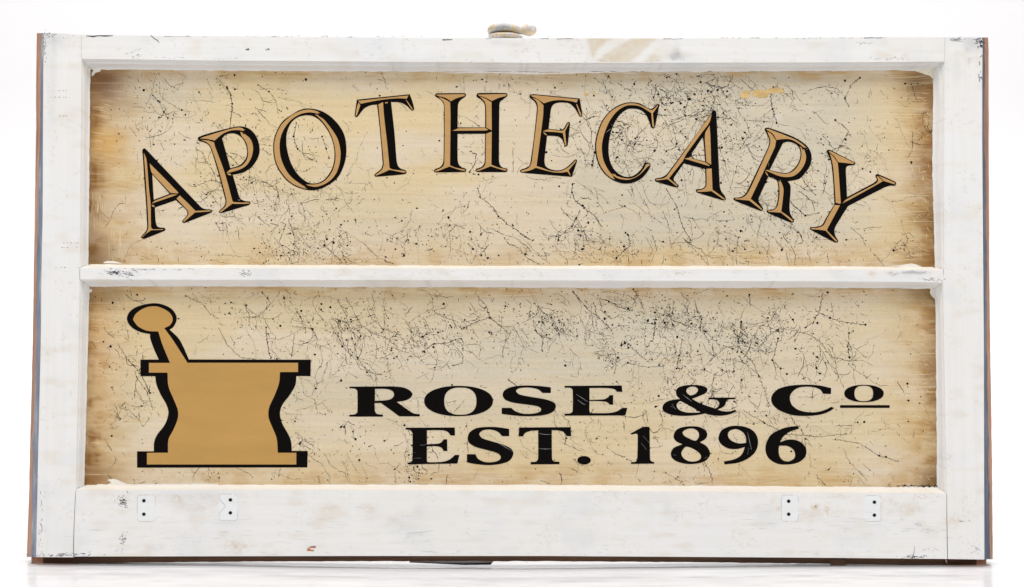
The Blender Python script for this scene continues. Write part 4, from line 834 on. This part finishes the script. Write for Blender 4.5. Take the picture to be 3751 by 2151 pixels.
letter('letter', 'letter R of APOTHECARY', (2660, 440), RK,
  [[(445,110),(460,90),(500,92),(640,140),(780,195),(890,260),(960,330),(990,420),(975,520),(920,610),(850,680),(770,702),(715,710,c),(745,760),(745,850),(735,1000),(745,1090),(780,1150),(785,1180),(765,1190),(720,1180),(500,1085),(468,1065),(475,1048),(530,1040),(575,1010),(592,950),(605,850),(600,740),(570,685),(490,655,c),(380,900),(378,940),(420,1010),(430,1035),(410,1055),(360,1040),(110,940),(82,915),(95,900),(160,895),(220,860),(270,770),(480,330),(500,240),(480,180)],
   [(652,280,c),(670,262),(720,252),(790,270),(845,320),(862,400),(840,490),(780,570),(710,612),(630,608),(505,580,c)]],
  [[(463,105),(500,105),(780,215),(880,275),(935,325,c),(905,318,c),(912,330,c),(820,260),(740,225),(660,222),(583,232,c),(540,160),(475,118)],
   [(850,300,c),(880,325,c),(885,345,c),(905,340),(928,430),(905,520),(850,600),(780,650),(690,662),(600,645),(450,582,c),(480,578),(560,600),(640,618),(710,620),(790,580),(850,495),(872,410),(865,340)],
   [(475,130,c),(530,165),(580,240,c),(560,330),(285,915,c),(330,950),(420,1033),(408,1043),(350,1000),(270,935,c),(180,927),(100,917),(110,906),(170,905),(235,865),(290,770),(490,330),(512,240),(495,185)],
   [(600,700,c),(622,720,c),(625,690,c),(662,780),(665,850),(640,1060,c),(700,1100),(775,1163),(766,1180),(740,1160),(635,1075,c),(560,1070),(485,1064),(490,1053),(545,1045),(590,1005),(605,950),(618,850),(612,750)], [(452,598),(465,605),(488,640),(480,648),(460,620)]], pane1, scr=[[(640,150),(645,165)], [(535,350),(520,380),(500,440)], [(495,500),(490,540)], [(925,355),(945,330)]])
letter('letter', 'letter Y of APOTHECARY', (2660, 440), RK,
  [[(1165,365),(1180,345),(1210,348),(1330,410),(1480,485),(1498,500),(1485,520),(1450,525),(1400,537),(1388,580),(1402,893,c),(1700,735),(1745,700),(1745,680),(1730,650),(1740,630),(1765,628),(1960,715),(1972,740),(1955,762),(1900,762),(1830,785),(1420,995),(1390,1035),(1270,1230),(1255,1290),(1270,1350),(1295,1390),(1295,1415),(1270,1420),(1220,1400),(1000,1285),(970,1262),(980,1242),(1040,1240),(1110,1215),(1150,1150),(1250,985),(1255,960),(1240,700),(1215,480),(1185,410)]],
  [[(1188,358),(1215,362),(1480,493),(1480,510),(1300,490,c),(1250,420),(1195,372)], [(1200,385,c),(1240,420),(1295,495,c),(1305,600),(1330,960,c),(1325,972,c),(1270,960,c),(1245,600),(1228,480)],
   [(1345,970,c),(1400,915),(1720,745),(1760,705),(1745,652),(1760,652),(1820,708,c),(1740,755),(1450,915)], [(1768,645,c),(1955,725),(1955,746),(1825,707,c)],
   [(1258,985,c),(1322,988,c),(1170,1270,c),(1180,1290),(1287,1398),(1280,1412),(1260,1400),(1155,1285,c),(1080,1274),(985,1266),(990,1250),(1050,1250),(1125,1222),(1165,1150)]], pane1)
# lower pane
TK1 = 2.3082; T1 = (1240, 1380); T2 = (2240, 1380)
letter('letter', 'letter R of ROSE', T1, TK1, [[(92,85,c),(440,82,c),(540,90),(600,115),(625,150),(600,185),(550,205),(490,212,c),(600,290),(640,312),(687,318,c),(687,336,c),(515,336,c),(358,222,c),(305,224,c),(308,290),(325,315),(375,322,c),(375,338,c),(92,338,c),(92,323,c),(140,318),(160,295),(160,130),(145,104),(92,97,c)],
   [(308,103,c),(400,104),(450,118),(470,150),(450,185),(400,200),(308,205,c)]], (), pane2)
letter('letter', 'letter O of ROSE', T1, TK1, [ell(1015,206,291,128,2.15), ell(1030,207.5,136,115,2.5)], (), pane2)
letter('letter', 'letter S of ROSE', T1, TK1, [[(1795,90,c),(1795,138,c),(1727,138,c),(1680,105),(1600,92),(1530,98),(1500,120),(1530,150),(1620,170),(1740,190),(1815,215),(1838,250),(1815,295),(1750,322),(1640,334),(1520,332),(1380,315,c),(1380,264,c),(1460,264,c),(1500,295),(1570,314),(1650,312),(1705,295),(1712,270),(1680,250),(1600,237),(1480,220),(1410,195),(1388,155),(1405,115),(1460,88),(1560,75),(1680,78)]], (), pane2)
letter('letter', 'letter E of ROSE', T1, TK1, [[(1912,78,c),(2395,75,c),(2400,128,c),(2355,128,c),(2330,105),(2260,96),(2122,96,c),(2122,196,c),(2240,192),(2280,175),(2290,158,c),(2322,155,c),(2322,237,c),(2293,237,c),(2275,218),(2230,208),(2122,205,c),(2122,295),(2140,308),(2280,308),(2350,295),(2400,264,c),(2442,264,c),(2425,328,c),(1912,330,c),(1912,314,c),(1960,310),(1980,290),(1980,115),(1960,95),(1912,94,c)]], (), pane2, scr=[[(2010,150),(2060,180),(2110,215)], [(2020,195),(2060,225),(2090,240)]])
letter('letter', 'letter E of EST', T1, TK1, [[(567,432,c),(983,430,c),(985,497,c),(948,497,c),(920,465),(870,453),(748,453,c),(748,572,c),(850,565),(880,545),(888,530,c),(918,530,c),(920,630,c),(888,628,c),(870,600),(820,588),(748,590,c),(748,715),(770,724),(880,720),(940,700),(985,662,c),(1022,662,c),(1005,735,c),(590,742,c),(580,728,c),(615,722),(625,700),(625,480),(605,452),(567,447,c)]], (), pane2, scr=[[(640,640),(650,642)], [(690,580),(745,575)], [(640,690),(700,688)]])
letter('letter', 'letter S of EST', T1, TK1, [[(1443,442,c),(1443,503,c),(1383,503,c),(1345,465),(1280,447),(1220,455),(1190,485),(1215,520),(1290,545),(1390,575),(1460,610),(1478,655),(1445,710),(1370,738),(1260,748),(1150,738),(1086,725,c),(1086,656,c),(1158,656,c),(1180,695),(1240,722),(1310,722),(1360,705),(1372,675),(1340,645),(1260,622),(1160,595),(1105,560),(1092,520),(1110,470),(1170,435),(1260,425),(1350,428)]], (), pane2, scr=[[(1340,555),(1400,590),(1470,630)]])
letter('letter', 'letter T of EST', T1, TK1, [[(1527,430,c),(1963,427,c),(1967,503,c),(1930,503,c),(1905,470),(1860,455),(1803,453,c),(1805,690),(1820,715),(1868,720,c),(1868,740,c),(1625,742,c),(1625,722,c),(1670,718),(1688,690),(1688,455,c),(1630,458),(1580,475),(1560,505,c),(1523,505,c)]], (), pane2, scr=[[(1690,478),(1740,490),(1800,488)], [(1690,608),(1750,612),(1800,610)]])
letter('full_stop', 'full stop after EST', T1, TK1, [ell(2076,707,57,36)], (), pane2)
letter('ampersand', 'black ampersand', T2, TK1, [[(545,130),(560,95),(620,75),(700,70),(770,78),(810,100),(800,135),(740,165),(680,188,c),(760,230),(878,270,c),(905,250),(912,220),(890,197),(820,190,c),(820,177,c),(1048,177,c),(1048,190,c),(985,194),(968,215),(960,240),(935,262),(895,278,c),(940,292),(1000,294),(1045,280,c),(1060,292,c),(1000,318),(930,330),(850,326),(790,312,c),(720,325),(620,332),(520,325),(450,300),(430,265),(450,225),(500,200),(583,188,c),(555,165)],
   [(632,118),(650,92),(690,84),(725,95),(730,120),(710,145),(672,160,c),(645,145)], [(583,205,c),(650,240),(700,270),(755,302,c),(690,305),(620,300),(565,275),(550,240),(565,215)]], (), pane2, scr=[[(500,250),(540,270)], [(510,230),(545,280)], [(600,150),(640,180),(680,210)]])
letter('letter', 'letter C of Co', T2, TK1, [[(1857,97,c),(1855,147,c),(1790,145,c),(1765,110),(1710,90),(1640,85),(1570,98),(1520,140),(1508,190),(1530,245),(1590,285),(1680,302),(1760,295),(1820,275),(1858,255,c),(1883,265,c),(1840,295),(1760,322),(1650,332),(1530,325),(1430,290),(1370,245),(1350,195),(1365,145),(1420,100),(1520,75),(1650,68),(1760,75)]], (), pane2)
letter('letter', 'raised small letter o of Co', T2, TK1, [ell(2135,142,167,73,2.15), ell(2133,142,79,66,2.5)], (), pane2)
letter('underline', 'bar under the small o', T2, TK1, [[(1933,241,c),(2352,241,c),(2352,264,c),(1933,264,c)]], (), pane2)
letter('digit', 'digit 1', T2, TK1, [[(160,482,c),(262,425,c),(322,425,c),(326,690),(335,714),(362,724,c),(362,735,c),(165,738,c),(165,724,c),(205,718),(218,690),(222,500),(212,482),(168,489,c)]], (), pane2, scr=[[(265,500),(320,560)], [(250,560),(300,620)]])
letter('digit', 'digit 8', T2, TK1, [[(545,455),(590,430),(660,420),(740,425),(795,455),(810,490),(795,525),(748,555,c),(800,585),(830,630),(830,670),(790,715),(720,735),(640,738),(560,720),(510,685),(503,640),(530,600),(600,572,c),(545,545),(525,505)],
   [(603,465),(650,440),(700,442),(735,470),(738,510),(710,542),(650,520),(610,495)], [(635,592),(700,615),(750,655),(755,690),(720,714),(660,716),(610,690),(590,650),(605,615)]], (), pane2, scr=[[(780,690),(815,680)], [(520,660),(545,665)]])
letter('digit', 'digit 9', T2, TK1, [[(905,510),(930,455),(985,425),(1050,415),(1130,425),(1200,460),(1235,520),(1235,590),(1205,650),(1140,700),(1060,730),(957,742,c),(950,718,c),(1040,698),(1100,660),(1128,595,c),(1060,612),(990,608),(935,578),(910,545)],
   [(985,480),(1010,452),(1060,445),(1110,470),(1135,510),(1138,560,c),(1080,565),(1020,545),(990,515)]], (), pane2, scr=[[(1150,470),(1170,560),(1185,620)], [(1160,600),(1150,660)]])
letter('digit', 'digit 6', T2, TK1, [[(1575,417,c),(1587,438,c),(1500,470),(1450,510),(1425,553,c),(1500,532),(1570,540),(1625,575),(1648,625),(1635,680),(1580,725),(1490,743),(1400,735),(1330,690),(1303,630),(1310,560),(1350,490),(1430,445),(1500,425)],
   [(1418,582,c),(1480,585),(1530,610),(1552,650),(1545,690),(1500,716),(1450,708),(1420,670),(1413,620)]], (), pane2)
letter('mortar_and_pestle', 'gold mortar and pestle with black outline', (440, 1080), 2.2054,
  [[(55,200),(75,140),(140,95),(250,70),(330,75),(410,110),(452,165),(455,210),(430,260),(400,282,c),(470,350),(510,420),(555,523,c),(1541,525,c),(1538,657,c),(1424,657,c),(1415,730),(1370,810),(1310,890),(1291,960),(1310,1040),(1360,1130),(1382,1190),(1386,1262,c),(1516,1262,c),(1512,1395,c),(137,1397,c),(137,1265,c),(272,1265,c),(275,1190),(300,1130),(360,1050),(390,960),(375,890),(330,810),(295,730),(283,658,c),(164,658,c),(164,524,c),(312,524,c),(270,430),(243,350),(242,318,c),(160,300),(90,260)]],
  [[(105,195),(130,150),(200,105),(280,92),(350,112),(405,150),(426,200),(405,245),(358,270,c),(430,370),(545,549,c),(1438,549,c),(1438,625,c),(1292,625,c),(1285,710),(1250,810),(1205,910),(1200,990),(1230,1070),(1265,1160),(1275,1276,c),(1424,1276,c),(1424,1372,c),(216,1372,c),(216,1276,c),(386,1276,c),(390,1170),(430,1090),(465,1000),(465,930),(430,840),(390,740),(382,630,c),(232,630,c),(232,550,c),(402,550,c),(340,400),(308,297,c),(220,292),(150,260),(115,220)]], pane2, 'gold2')

# ------------------------------------------------------------------ sash lock on the top rail
lock = MB()
def loft(mbd, secs, d0, n=16):
    """secs: (px, ytop, ybottom, half width in metres) in the sash's own frame, elliptical sections"""
    rings = []
    for px, yt, yb, hw in secs:
        a = Vector(push(P(px, yt, d0), 0)); b_ = Vector(P(px, yb, d0)); cen = (a + b_) / 2; hh = (a - b_).length / 2
        rings.append([tuple(cen + Vector((0, 0, 1)) * hh * math.copysign(abs(math.sin(t)) ** .8, math.sin(t)) + Vector((0, 1, 0)) * hw * math.copysign(abs(math.cos(t)) ** .8, math.cos(t))) for t in [6.28318 * i / n for i in range(n)]])
    mbd.add([p for r in rings for p in r], [(j * n + i, j * n + (i + 1) % n, (j + 1) * n + (i + 1) % n, (j + 1) * n + i) for j in range(len(rings) - 1) for i in range(n)])
    mbd.add(rings[0], [tuple(range(n))]); mbd.add(rings[-1], [tuple(range(n - 1, -1, -1))])
Z = lambda x, y: (1600 + x / 3.165, 40 + y / 3.165)
secs = []
for x, t, b_, hw in ((588, 222, 240, .001), (592, 200, 262, .004), (605, 182, 280, .006), (640, 160, 268, .0085), (700, 148, 258, .0105), (780, 143, 256, .0115), (850, 150, 258, .0105), (900, 160, 262, .009), (940, 174, 267, .007), (965, 183, 270, .0052), (990, 176, 274, .0045), (1020, 160, 284, .0048), (1050, 150, 290, .0053), (1080, 148, 291, .0055), (1110, 156, 286, .005), (1135, 175, 272, .0042), (1150, 196, 252, .003), (1156, 214, 236, .001)):
    a = Z(x, t); q = Z(x, b_); secs.append((a[0], a[1], q[1], hw))
lk = bpy.data.objects
base = MB()
bs = []
for x, t, b_, hw in ((600, 285, 330, .006), (620, 268, 330, .009), (700, 256, 330, .0125), (800, 254, 330, .013), (880, 258, 330, .0125), (930, 268, 330, .0105), (965, 284, 330, .008), (990, 300, 330, .005)):
    a = Z(x, t); q = Z(x, b_); bs.append((a[0], a[1], q[1], hw))
loft(base, bs, 0.0175)
lb = base.build('sash_lock', [M['metal']], sign, True); lb['label'] = 'tarnished grey and brass sash lock on the top edge'
loft(lock, secs, 0.0175); lock.build('lever', [M['metal']], lb, True)

# small splinters and paint flakes lying on the white sheet belong to its surface
